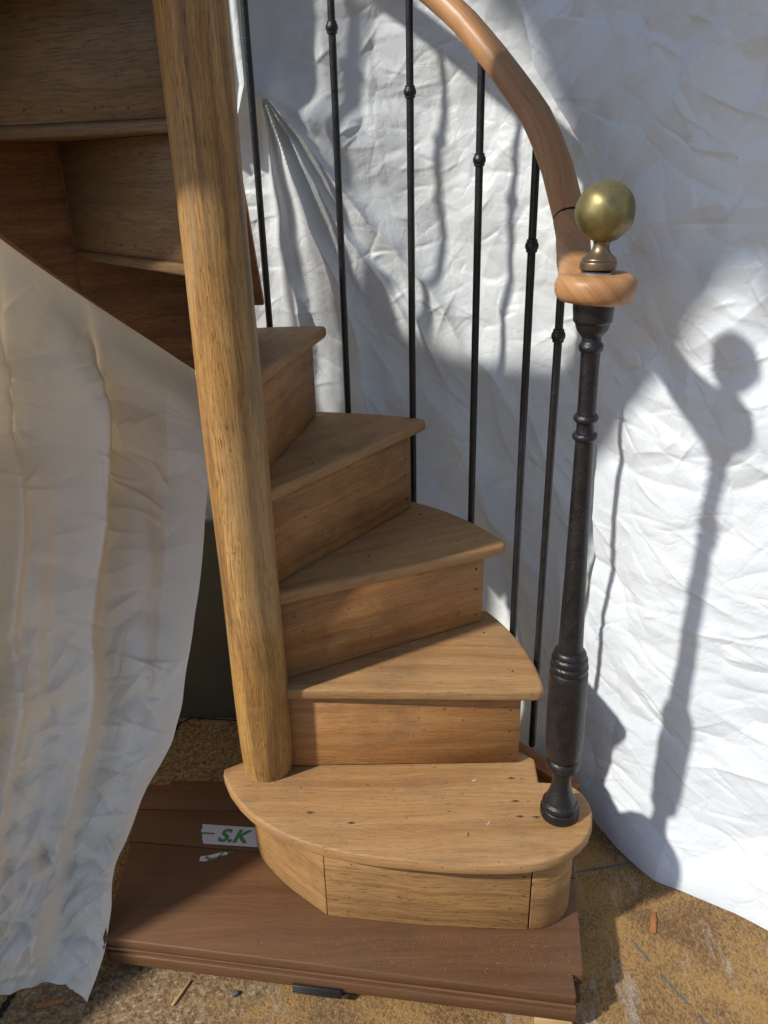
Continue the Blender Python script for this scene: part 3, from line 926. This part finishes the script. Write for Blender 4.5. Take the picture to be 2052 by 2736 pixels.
def normals(P):
    du = np.gradient(P, axis=1); dv = np.gradient(P, axis=0)
    n = np.cross(du, dv); n /= np.linalg.norm(n, axis=-1, keepdims=True) + 1e-12
    return n
def plan(pts, s):
    """arc-length parametrised smooth plan curve"""
    f = np.array([tuple(p) for p in spl(pts, 24)])
    d = np.r_[0, np.cumsum(np.hypot(*np.diff(f, axis=0).T))]
    return np.stack([np.interp(s, d, f[:, 0]), np.interp(s, d, f[:, 1])], -1), d[-1]

# ---- right sheet
pr_ = [(0.455, 0.515), (0.545, 0.435), (0.622, 0.318), (0.668, 0.195), (0.718, 0.093), (0.790, 0.008), (0.867, -0.056), (0.968, -0.138), (1.16, -0.305), (1.43, -0.53)]
_, LT = plan(pr_, np.array([0.0]))
ds = 0.0022
s_ax = np.arange(0, LT, ds); z_ax = np.arange(0, 1.80, 0.0024)
# left edge of the sheet as arc length against height (it slants)
cum, _l = plan(pr_, s_ax)
def s_at(x, y): return s_ax[np.argmin((cum[:, 0] - x) ** 2 + (cum[:, 1] - y) ** 2)]
ez = [-0.27, -0.15, 0.015, 0.53, 0.85, 1.025, 1.117, 1.237, 1.35, 1.44, 1.7]
es = [s_at(0.652, 0.19), s_at(0.645, 0.20), s_at(0.642, 0.215), s_at(0.632, 0.245), s_at(0.622, 0.28), s_at(0.606, 0.315), s_at(0.580, 0.365), s_at(0.525, 0.445), s_at(0.492, 0.478), s_at(0.470, 0.50), s_at(0.46, 0.51)]
zz = z_ax + ZF
eps = np.interp(zz, ez, es) + 0.006 * (vnoise(zz * 9, zz * 0, 4) - 0.5)
U = np.linspace(0, 1, len(s_ax))
S = eps[:, None] + (LT - eps[:, None]) * U[None, :]
T = np.repeat(zz[:, None], len(U), 1)
B, _l = plan(pr_, S)
P = np.concatenate([B, T[..., None]], -1)
Sg = np.repeat((U * LT)[None, :], len(zz), 0)
Hh = np.zeros_like(S)
lowf = np.clip((0.9 - T) / 0.9, 0, 1)
Hh += 0.022 * fbm(S * 4.5 + 3, T * 3.2, 21, 3)
Hh += -0.022 * facets(S + 0.06 * fbm(S * 6, T * 6, 31), T + 0.06 * fbm(S * 6 + 9, T * 6, 37), 0.17, 41)
up_ = np.clip((T - 0.45) / 0.35, 0, 1)
A45 = (S + T) * 0.7071; B45 = (S - T) * 0.7071
Hh += up_ * (-0.0125 * facets(A45 + 0.02 * fbm(S * 12, T * 12, 51), B45 + 0.02 * fbm(S * 12 + 9, T * 12, 57), 0.085, 43, aniso=0.75)
             + 0.010 * facets(A45 + 0.02 * fbm(S * 12, T * 12, 52), B45 + 0.02 * fbm(S * 12 + 9, T * 12, 58), 0.075, 44, aniso=1.35))
Hh += (1 - up_) * (-0.0042 * facets(S + 0.03 * fbm(S * 10, T * 10, 53), T + 0.03 * fbm(S * 10 + 9, T * 10, 59), 0.095, 45, aniso=1.9)
             + 0.0030 * facets(S + 0.02 * fbm(S * 12, T * 12, 54), T + 0.02 * fbm(S * 12 + 9, T * 12, 60), 0.075, 46, aniso=1.7))
Hh = creases(Hh, Sg, T, 300, (0, LT, 0.6, 1.55), (0.03, 0.12), (0.0022, 0.005), (0.0012, 0.0042), [40, -44, 28, -25], 61)
Hh = creases(Hh, Sg, T, 300, (0, LT, -0.27, 0.7), (0.03, 0.13), (0.0022, 0.005), (0.0008, 0.0032), [-8, -18, 28, 5], 62)
Hh = creases(Hh, Sg, T, 30, (0, LT, -0.25, 0.7), (0.12, 0.28), (0.003, 0.007), (0.002, 0.005), [-12, -20, 4], 63)
Hh = creases(Hh, Sg, T, 18, (0, LT, 0.6, 1.5), (0.10, 0.22), (0.003, 0.008), (0.002, 0.006), [-48, 40], 64)
N = normals(P)
if (N[10, 10] @ np.array([-1, -0.5, 0])) < 0: N = -N
hem = np.exp(-((T - ZF) / 0.11) ** 2)
Hh = Hh * (1 - 0.75 * np.exp(-((T - ZF) / 0.05) ** 2))
# the hem kicks inwards over the floor
kick = np.interp(S, [es[0], es[0] + 0.12, es[0] + 0.25, es[0] + 0.40, LT], [0.000, 0.020, 0.052, 0.032, 0.024])
P = P + N * (Hh + kick * hem)[..., None]
P[..., 2] = np.maximum(P[..., 2], ZF + 0.001)
P[0, :, 2] = ZF + 0.001
o = grid_mesh('dust_sheet', P, np.stack([S, T], -1), M['cloth_right'])
tag(o, 'creased white cotton sheet hanging to the floor right of the newel post', 'sheet')

# ---- middle sheet behind the stairs
pm = [(-0.75, 0.66), (-0.45, 0.64), (-0.2, 0.645), (0.0, 0.65), (0.17, 0.655), (0.33, 0.655), (0.45, 0.62), (0.55, 0.555), (0.655, 0.46), (0.725, 0.35), (0.775, 0.22), (0.84, 0.10)]
_, LT = plan(pm, np.array([0.0]))
s_ax = np.arange(0, LT, 0.0026); z_ax = np.arange(0, 2.05, 0.0030)
S, T = np.meshgrid(s_ax, z_ax + ZF)
B, _l = plan(pm, S)
P = np.concatenate([B, T[..., None]], -1)
N = normals(P)
if N[5, 300] @ np.array([0, -1, 0]) < 0: N = -N
cumx = plan(pm, s_ax)[0]
gs = s_ax[np.argmin((cumx[:, 0] + 0.005) ** 2 + (cumx[:, 1] - 0.65) ** 2)]; gz = 1.225
dx, dz = S - gs, T - gz
rr = np.hypot(dx, dz); th = np.degrees(np.arctan2(dz, dx))
Hh = 0.018 * fbm(S * 5 + 11, T * 3, 121, 3)
Hh += -0.012 * facets(S + 0.05 * fbm(S * 7, T * 7, 131), T + 0.05 * fbm(S * 7 + 9, T * 7, 137), 0.14, 141)
Hh += -0.007 * facets(S + 0.02 * fbm(S * 12, T * 12, 151), T + 0.02 * fbm(S * 12 + 9, T * 12, 157), 0.075, 143) + 0.006 * facets(S + 0.02 * fbm(S * 12, T * 12, 152), T + 0.02 * fbm(S * 12 + 9, T * 12, 158), 0.065, 144)
# folds that fan out from the gathered point
win = np.clip((th + 96) / 12, 0, 1) * np.clip((-38 - th) / 5, 0, 1)
thw = th + 8.0 * fbm(S * 4, T * 4, 171, 3)
tri = np.zeros_like(thw)
for c_, wl, wr_, a_ in ((-50, 6.0, 3.0, 1.0), (-60, 6.0, 2.6, 0.95), (-72, 7.0, 3.2, 1.1), (-86, 6, 3.5, 0.8)):
    dlt = thw - c_
    tri = np.maximum(tri, a_ * np.exp(-np.where(dlt < 0, -dlt / wl, dlt / wr_)))
amp = np.clip(rr / 0.06, 0, 1) * np.exp(-rr / 1.1) * 0.048
Hh = Hh * (1 - 0.6 * win) + win * amp * tri
Hh += 0.05 * np.exp(-(rr / 0.05) ** 2)
# a broad billow right of the folds, and a slack belly lower down
Hh += 0.035 * np.exp(-((th + 28) / 16) ** 2) * np.clip(rr / 0.12, 0, 1) * np.exp(-rr / 0.5) * (np.abs(th) < 170)
xy_r = np.degrees(np.arctan2(B[..., 1], B[..., 0]))
Hh += 0.16 * np.clip((0.42 - T) / 0.65, 0, 1) ** 1.3 * np.exp(-((xy_r - 27) / 20) ** 2)
Hh = creases(Hh, S, T, 330, (gs - 0.1, LT, 0.7, 1.7), (0.02, 0.09), (0.0022, 0.005), (0.0012, 0.004), [10, -35, 70, 30], 161)
Hh = creases(Hh, S, T, 200, (gs - 0.2, LT, -0.2, 0.75), (0.03, 0.14), (0.003, 0.008), (0.0015, 0.006), [-40, -60, -25], 162)
Hh = creases(Hh, S, T, 60, (gs + 0.05, LT, -0.1, 0.85), (0.14, 0.36), (0.010, 0.028), (0.008, 0.022), [-52, -60, -45, -68], 163, 0.7)
P = P + N * Hh[..., None]
o = grid_mesh('dust_sheet', P, np.stack([S, T], -1), M['cloth_mid'])
tag(o, 'dusty white sheet gathered into fanned folds behind the balusters', 'sheet')

# ---- small folded flap beside the top of the column
fs, fz = np.meshgrid(np.linspace(0, 1, 60), np.linspace(0, 1, 160))
x0 = np.interp(fz[:, 0], [0, 0.12, 0.5, 1], [-0.052, -0.030, -0.034, -0.022])[:, None]
P = np.stack([-0.20 + (x0 + 0.20) * fs, 0.585 + 0.012 * np.sin(fs * 17 + 2 * fz) + 0.02 * (1 - fs), 1.185 + 0.065 * (1 - fz) * (1 - fs) * 0 + fz * 0.52 - 0.02 * np.sin(fs * 2.5) * (1 - fz)], -1)
P[..., 1] += 0.006 * fbm(fs * 6, fz * 9, 222)
o = grid_mesh('cloth_flap', P, np.stack([fs * 0.2, fz * 0.5], -1), M['cloth_mid'])
tag(o, 'small hemmed flap of cream cloth hanging beside the top of the column', 'cloth')

# ---- left sheet under the upper flight
edge = np.array([(-0.172, 0.466, 0.682), (-0.149, 0.399, 0.597), (-0.132, 0.303, 0.476), (-0.126, 0.241, 0.399), (-0.134, 0.157, 0.294), (-0.148, 0.093, 0.216), (-0.158, 0.027, 0.133), (-0.175, -0.017, 0.079),
                 (-0.193, -0.038, 0.053), (-0.218, -0.070, 0.014), (-0.233, -0.093, -0.014), (-0.248, -0.116, -0.043), (-0.268, -0.151, -0.086), (-0.275, -0.181, -0.123), (-0.277, -0.210, -0.159),
                 (-0.279, -0.248, -0.206), (-0.292, -0.276, -0.241), (-0.305, -0.300, -0.268)])
nu, nv = 420, 620
ev = np.linspace(0, 1, len(edge))
el = np.r_[0, np.cumsum(np.linalg.norm(np.diff(edge, axis=0), axis=1))]; el /= el[-1]
v_ = np.linspace(0, 1, nv); u_ = np.linspace(0, 1, nu)
E = np.stack([np.interp(v_, el, edge[:, c]) for c in range(3)], -1)
E[:, :2] = np.apply_along_axis(lambda q: np.convolve(np.pad(q, 9, 'edge'), np.ones(19) / 19, 'valid'), 0, E[:, :2])
wob = 0.014 * (vnoise(v_ * 7, v_ * 0, 371) - 0.5) + 0.007 * (vnoise(v_ * 17, v_ * 0, 373) - 0.5)
E[:, 0] += wob * np.clip(v_ * 5, 0, 1) * np.clip((1 - v_) * 8, 0, 1)
a_ = np.radians(106 + u_ * 74)
TT = np.stack([0.502 * np.cos(a_), 0.502 * np.sin(a_), 0.684 + (np.degrees(a_) - 110) * 0.00711 + 0.035], -1)
BB = np.stack([-0.305 - 0.42 * u_, -0.300 + 0.03 * np.sin(u_ * 7) + 0.05 * u_, np.full(nu, -0.268)], -1)
wv = v_[:, None]
LL = TT[-1] * (1 - wv) + BB[-1] * wv
uu, vv = np.meshgrid(u_, v_)
U3, V3 = uu[..., None], vv[..., None]
P = (1 - U3) * E[:, None, :] + U3 * LL[:, None, :] + (1 - V3) * TT[None] + V3 * BB[None] \
    - ((1 - U3) * (1 - V3) * TT[0] + U3 * (1 - V3) * TT[-1] + (1 - U3) * V3 * BB[0] + U3 * V3 * BB[-1])
P = P + (1 - U3) * (1 - V3) * (TT[0] - E[0]) * 0
N = normals(P)
if N[300, 200] @ np.array([0.6, -0.8, 0.1]) < 0: N = -N
S = uu * 0.55; T = vv * 1.2
edgew = np.clip(uu / 0.10, 0, 1)
topw = np.clip(vv / 0.12, 0, 1)
fold = S + 0.07 * fbm(S * 4, T * 2.2, 301, 3) + 0.035 * T
Hh = 0.024 * fbm(S * 5, T * 1.8, 321, 3)
fx = fold + 0.02 * fbm(S * 2, T * 5, 327)
saw = np.zeros_like(fx)
for c0, c1, a0_, a1_ in ((-0.2, 0.165, 0.012, -0.030), (0.165, 0.300, 0.030, -0.026), (0.300, 0.355, 0.016, -0.012), (0.355, 0.50, 0.036, -0.028), (0.50, 0.8, 0.034, -0.03)):
    t_ = (fx - c0) / (c1 - c0)
    saw = np.where((t_ >= 0) & (t_ < 1), a0_ + (a1_ - a0_) * t_ ** 0.8, saw)
kk = np.exp(-np.linspace(-2, 2, 33) ** 2); kk /= kk.sum()
saw = np.apply_along_axis(lambda q: np.convolve(np.pad(q, 16, 'edge'), kk, 'valid'), 1, saw)
saw = np.apply_along_axis(lambda q: np.convolve(np.pad(q, 12, 'edge'), np.ones(25) / 25, 'valid'), 0, saw)
Hh += 2.3 * saw * np.clip(vv / 0.2, 0.25, 1) * np.clip(1.2 - 0.55 * vv, 0, 1) + 0.06 * np.clip(vv / 0.25, 0.1, 1) * (vnoise(fold * 21, T * 1.6 + 3, 325) - 0.5)
Hh += -0.014 * facets(S + 0.04 * fbm(S * 8, T * 8, 331), T + 0.04 * fbm(S * 8 + 9, T * 8, 337), 0.13, 341) + 0.006 * facets(S + 0.02 * fbm(S * 12, T * 12, 352), T + 0.02 * fbm(S * 12 + 9, T * 12, 358), 0.07, 344)
low = np.clip((vv - 0.62) / 0.3, 0, 1)
Hh += -0.010 * low * facets(S + 0.02 * fbm(S * 14, T * 14, 351), T + 0.02 * fbm(S * 14, T * 14, 357), 0.05, 343)
Hh = creases(Hh, S, T, 200, (0, 0.55, 0.1, 0.8), (0.03, 0.13), (0.003, 0.008), (0.002, 0.009), [60, 50, 5, 80], 361)
Hh = creases(Hh, S, T, 340, (0, 0.55, 0.6, 1.2), (0.03, 0.12), (0.003, 0.009), (0.003, 0.012), [30, 50, 70, -20], 362)
Hh = creases(Hh, S, T, 160, (0.02, 0.55, 0.95, 1.2), (0.02, 0.10), (0.004, 0.012), (0.006, 0.018), [20, -30, 60, 0], 364)
Hh += 0.11 * np.exp(-((uu - 0.62) / 0.36) ** 2) * np.clip((vv - 0.66 - 0.12 * (1 - uu)) / 0.16, 0, 1) * (3 - 2 * np.clip((vv - 0.66 - 0.12 * (1 - uu)) / 0.16, 0, 1)) * np.clip((vv - 0.66 - 0.12 * (1 - uu)) / 0.16, 0, 1)
Hh *= edgew * topw * (1 - 0.6 * np.clip((vv - 0.93) / 0.07, 0, 1))
P = P + N * Hh[..., None]
P[..., 2] = np.maximum(P[..., 2], ZF + 0.001)
o = grid_mesh('dust_sheet', P, np.stack([S, T], -1), M['cloth_left'])
tag(o, 'cream sheet draped under the upper flight down to the floor at left', 'sheet')

# ---- added sun blocker: unseen sheet left of the picture, front edge slanting to the floor
ey = np.array([(-0.14, 0.93), (-0.20, 0.90), (-0.33, 0.78), (-0.455, 0.60), (-0.50, 0.46), (-0.56, 0.28), (-0.66, 0.0), (-0.72, -0.268)])
zz_ = np.linspace(-0.268, 0.93, 200); yy_ = np.interp(zz_, ey[::-1, 1], ey[::-1, 0])
uu, vv = np.meshgrid(np.linspace(0, 1, 120), np.arange(200))
Y = yy_[:, None] + (0.75 - yy_[:, None]) * uu
Z = np.repeat(zz_[:, None], 120, 1)
X = -0.78 + 0.05 * fbm(Y * 5, Z * 2, 401) + 0.012 * np.sin(Y * 38 + Z * 3)
o = grid_mesh('dust_sheet', np.stack([X, Y, Z], -1), np.stack([Y, Z], -1), M['cloth_blocker'])
tag(o, 'unseen cream sheet added beyond the draped one to block the sun', 'sheet')

# ---- sheet added overhead, out of the picture, lower edge cut to shape the sunlight
yy_ = np.linspace(-1.5, 0.12, 160)
bot = np.interp(yy_, [-1.5, -1.05, -0.90, -0.75, -0.60, -0.47, -0.42, -0.38, -0.30, -0.15, 0.12], [2.40, 2.40, 2.37, 2.44, 2.36, 2.26, 2.33, 2.42, 2.46, 2.50, 2.6])
Y = np.repeat(yy_[None, :], 60, 0); Z = bot[None, :] + (3.0 - bot[None, :]) * np.linspace(0, 1, 60)[:, None]
X = -0.78 + 0.02 * np.sin(Y * 21) + 0.02 * fbm(Y * 6, Z * 3, 411)
o = grid_mesh('dust_sheet', np.stack([X, Y, Z], -1), np.stack([Y, Z], -1), M['cloth_right'])
tag(o, 'unseen white sheet added high at left to shade the right sheet', 'sheet')

# ------------------------------------------------------------------ debris
def chip(name, p0, p1, w, t, mat, label, cat, group=None, z=ZF):
    a, b = Vector(p0), Vector(p1)
    d = b - a; L = d.length; d.normalize(); n = Vector((-d.y, d.x))
    pts = []
    for i in range(7):
        s = i / 6
        ww = w * (0.55 + 0.45 * math.sin(math.pi * min(1, s * 0.8 + 0.25))) / 2 * random.uniform(0.85, 1.1)
        pts.append((s, ww))
    q = [a + d * (L * s) - n * k for s, k in pts] + [a + d * (L * s) + n * k for s, k in reversed(pts)]
    c = (a + b) / 2
    o = prism(name, [((v - c).x, (v - c).y) for v in q], 0, t, mat, None, Matrix.Translation((c.x, c.y, z + 0.0004)), 1, t * 0.2, 1)
    return tag(o, label, cat, group)
chip('wood_chip', (0.735, -0.166), (0.750, -0.121), 0.0125, 0.003, M['orange'], 'flat orange wood chip on the floor below the right sheet', 'wood chip')
chip('twig', (-0.150, -0.303), (-0.128, -0.256), 0.006, 0.004, M['pine'], 'thin bent twig on the floor before the panels', 'twig')
chip('wood_chip', (-0.392, -0.302), (-0.345, -0.292), 0.011, 0.004, M['orange'], 'reddish splinter beside the foot of the left sheet', 'wood chip')
chip('wood_chip', (0.115, -0.288), (0.124, -0.281), 0.005, 0.002, M['board'], 'small dark chip beside the black plastic strip', 'wood chip')
chip('wood_chip', (0.150, -0.290), (0.162, -0.283), 0.006, 0.003, M['pine'], 'pale angled shaving right of the black plastic strip', 'wood chip')
chip('wood_chip', (0.176, -0.2868), (0.192, -0.2830), 0.007, 0.003, M['orange'], 'short tan chip against the lower panel front', 'wood chip')
chip('pebble', (-0.048, -0.285), (-0.036, -0.280), 0.010, 0.006, solid('grey_pebble', (0.12, 0.12, 0.12), 0.8), 'small grey pebble on the floor left of centre', 'pebble')

for x, y, a, w_ in ((0.40, -0.048, 0.4, 0.0035), (0.416, -0.156, 0.9, 0.003), (0.376, -0.182, 1.3, 0.0025), (0.345, -0.052, 2.2, 0.0025)):
    tag(prism('shaving', [(-0.004, -w_ / 3), (0.004, -w_ / 4), (0.0045, w_ / 4), (-0.0035, w_ / 3)], 0, 0.0012, M['dust'] if w_ < 0.003 else M['tape'], None, Matrix.Translation((x, y, 0.0003)) @ Matrix.Rotation(a, 4, 'Z')),
        {0.40: 'whitish crumb near the back of the bottom tread', 0.416: 'pale crumb on the bottom tread left of the newel base', 0.376: 'tan shaving near the front of the bottom tread', 0.345: 'thin tan shaving at the back of the bottom tread'}[x], 'wood shaving')

# painted line and cracks on the floor
mline = solid('blue_grey_paint', (0.11, 0.13, 0.16), 0.7)
def stripe(name, pts, w, mat, jit=0.3):
    P_ = [Vector(p) for p in spl(pts, 6)]
    l_, r_ = [], []
    for i, p in enumerate(P_):
        d = (P_[min(len(P_) - 1, i + 1)] - P_[max(0, i - 1)]).normalized(); n = Vector((-d.y, d.x))
        ww = w * (1 + random.uniform(-jit, jit)) / 2
        l_.append(p + n * ww); r_.append(p - n * ww)
    v = [(p.x, p.y, ZF + 0.0012) for p in l_] + [(p.x, p.y, ZF + 0.0012) for p in r_]
    n = len(l_)
    me_ = bpy.data.meshes.new(name); me_.from_pydata(v, [], [(i + 1, i, n + i, n + i + 1) for i in range(n - 1)]); me_.update()
    return tag(link(name, me_, mat), kind='structure')
stripe('floor_line', [(0.55, -0.035), (0.624, -0.021), (0.690, -0.009), (0.753, 0.003), (0.80, 0.012)], 0.005, mline, 0.5)
stripe('floor_line', [(0.690, -0.178), (0.703, -0.208), (0.712, -0.226)], 0.0028, mline, 0.6)
stripe('floor_line', [(0.724, -0.250), (0.742, -0.283), (0.757, -0.309)], 0.0035, mline, 0.6)
stripe('floor_line', [(0.764, -0.325), (0.775, -0.345), (0.795, -0.385)], 0.0028, mline, 0.6)
stripe('floor_crack', [(-0.470, -0.36), (-0.452, -0.318), (-0.447, -0.290), (-0.436, -0.258), (-0.42, -0.23)], 0.011, M['gap'], 0.6)
stripe('floor_crack', [(-0.36, 0.30), (-0.345, 0.346), (-0.338, 0.385), (-0.332, 0.419), (-0.330, 0.45), (-0.326, 0.474), (-0.300, 0.497)], 0.006, M['gap'], 0.7)
stripe('floor_crack', [(-0.30, 0.497), (-0.2, 0.486), (-0.05, 0.478)], 0.006, M['gap'], 0.5)

# sawdust: loose flakes on the panel, the treads and the floor
def sawdust(n, sampler, size, name, label):
    v, f = [], []
    for _ in range(n):
        x, y, z = sampler()
        s = random.uniform(*size); a = random.uniform(0, 6.28); e = s * random.uniform(0.25, 0.7)
        ca, sa = math.cos(a), math.sin(a); h = s * random.uniform(0.15, 0.5)
        b = len(v)
        v += [(x - s * ca, y - s * sa, z), (x + s * ca, y + s * sa, z + h * 0.4), (x - e * sa, y + e * ca, z), (x + e * sa, y - e * ca, z + h)]
        f += [(b, b + 2, b + 3), (b + 1, b + 3, b + 2), (b, b + 1, b + 2), (b, b + 3, b + 1)]
    me_ = bpy.data.meshes.new(name); me_.from_pydata(v, [], f); me_.update()
    return tag(link(name, me_, M['dust']), label, 'sawdust', kind='stuff')
def s_board():
    while True:
        t = random.random() ** 0.8; x = -0.30 + 0.85 * t; y = random.uniform(-0.33, -0.16 if x < 0.1 else -0.22) if random.random() < 0.85 else random.uniform(-0.3, 0.14)
        if y > -0.225 - (x + 0.36) * 0.139 + 0.004 and not (x > -0.06 and y > -0.235 and x < 0.575): return x, y, ZB + 0.0002
def s_t1():
    while True:
        x, y = random.uniform(-0.06, 0.58), random.uniform(-0.21, 0.01)
        if y > -0.22 + max(0, 0.15 - x) * 1.1 and math.hypot(x, y) > 0.055 and y < 0 and not (x > 0.5 and y > -0.07) and math.hypot(x - NX, y - NY) > 0.036 and not (x > 0.5 and y < -0.19): return x, y, 0.0002
def s_t2():
    a = random.uniform(0.08, 0.40); r = random.uniform(0.1, 0.5); q = pol(r, theta(2) + a); return q.x, q.y, H + 0.0002
def s_fl():
    while True:
        x, y = random.uniform(-0.3, 1.0), random.uniform(-0.42, -0.1)
        if y < -0.24 - (x + 0.36) * 0.139 or x > 0.63: return x, y, ZF + 0.0002
def s_bk(): return random.uniform(-0.33, -0.08), random.uniform(0.19, 0.46), ZF + 0.0002
def s_heap():
    while True:
        t = random.random(); x = 0.10 + 0.50 * t; y = -0.232 - 0.02 * t - abs(random.gauss(0, 0.03))
        if y > -0.225 - (x + 0.36) * 0.139 + 0.004 and x < 0.555: return x, y, ZB + 0.0002
sawdust(650, s_heap, (0.0004, 0.0013), 'sawdust', 'sawdust thickest along the foot of the bottom riser')
sawdust(700, s_board, (0.0004, 0.0017), 'sawdust', 'pale sawdust flakes scattered over the dark brown panel')
sawdust(260, s_t1, (0.0005, 0.0015), 'sawdust', 'fine sawdust specks on the bottom tread')
sawdust(110, s_t2, (0.0004, 0.0013), 'sawdust', 'fine sawdust specks on the second tread')
sawdust(420, s_fl, (0.0006, 0.0022), 'sawdust', 'sawdust flakes on the concrete floor in front')
sawdust(260, s_bk, (0.0006, 0.002), 'sawdust', 'sawdust on the shaded floor behind the column')
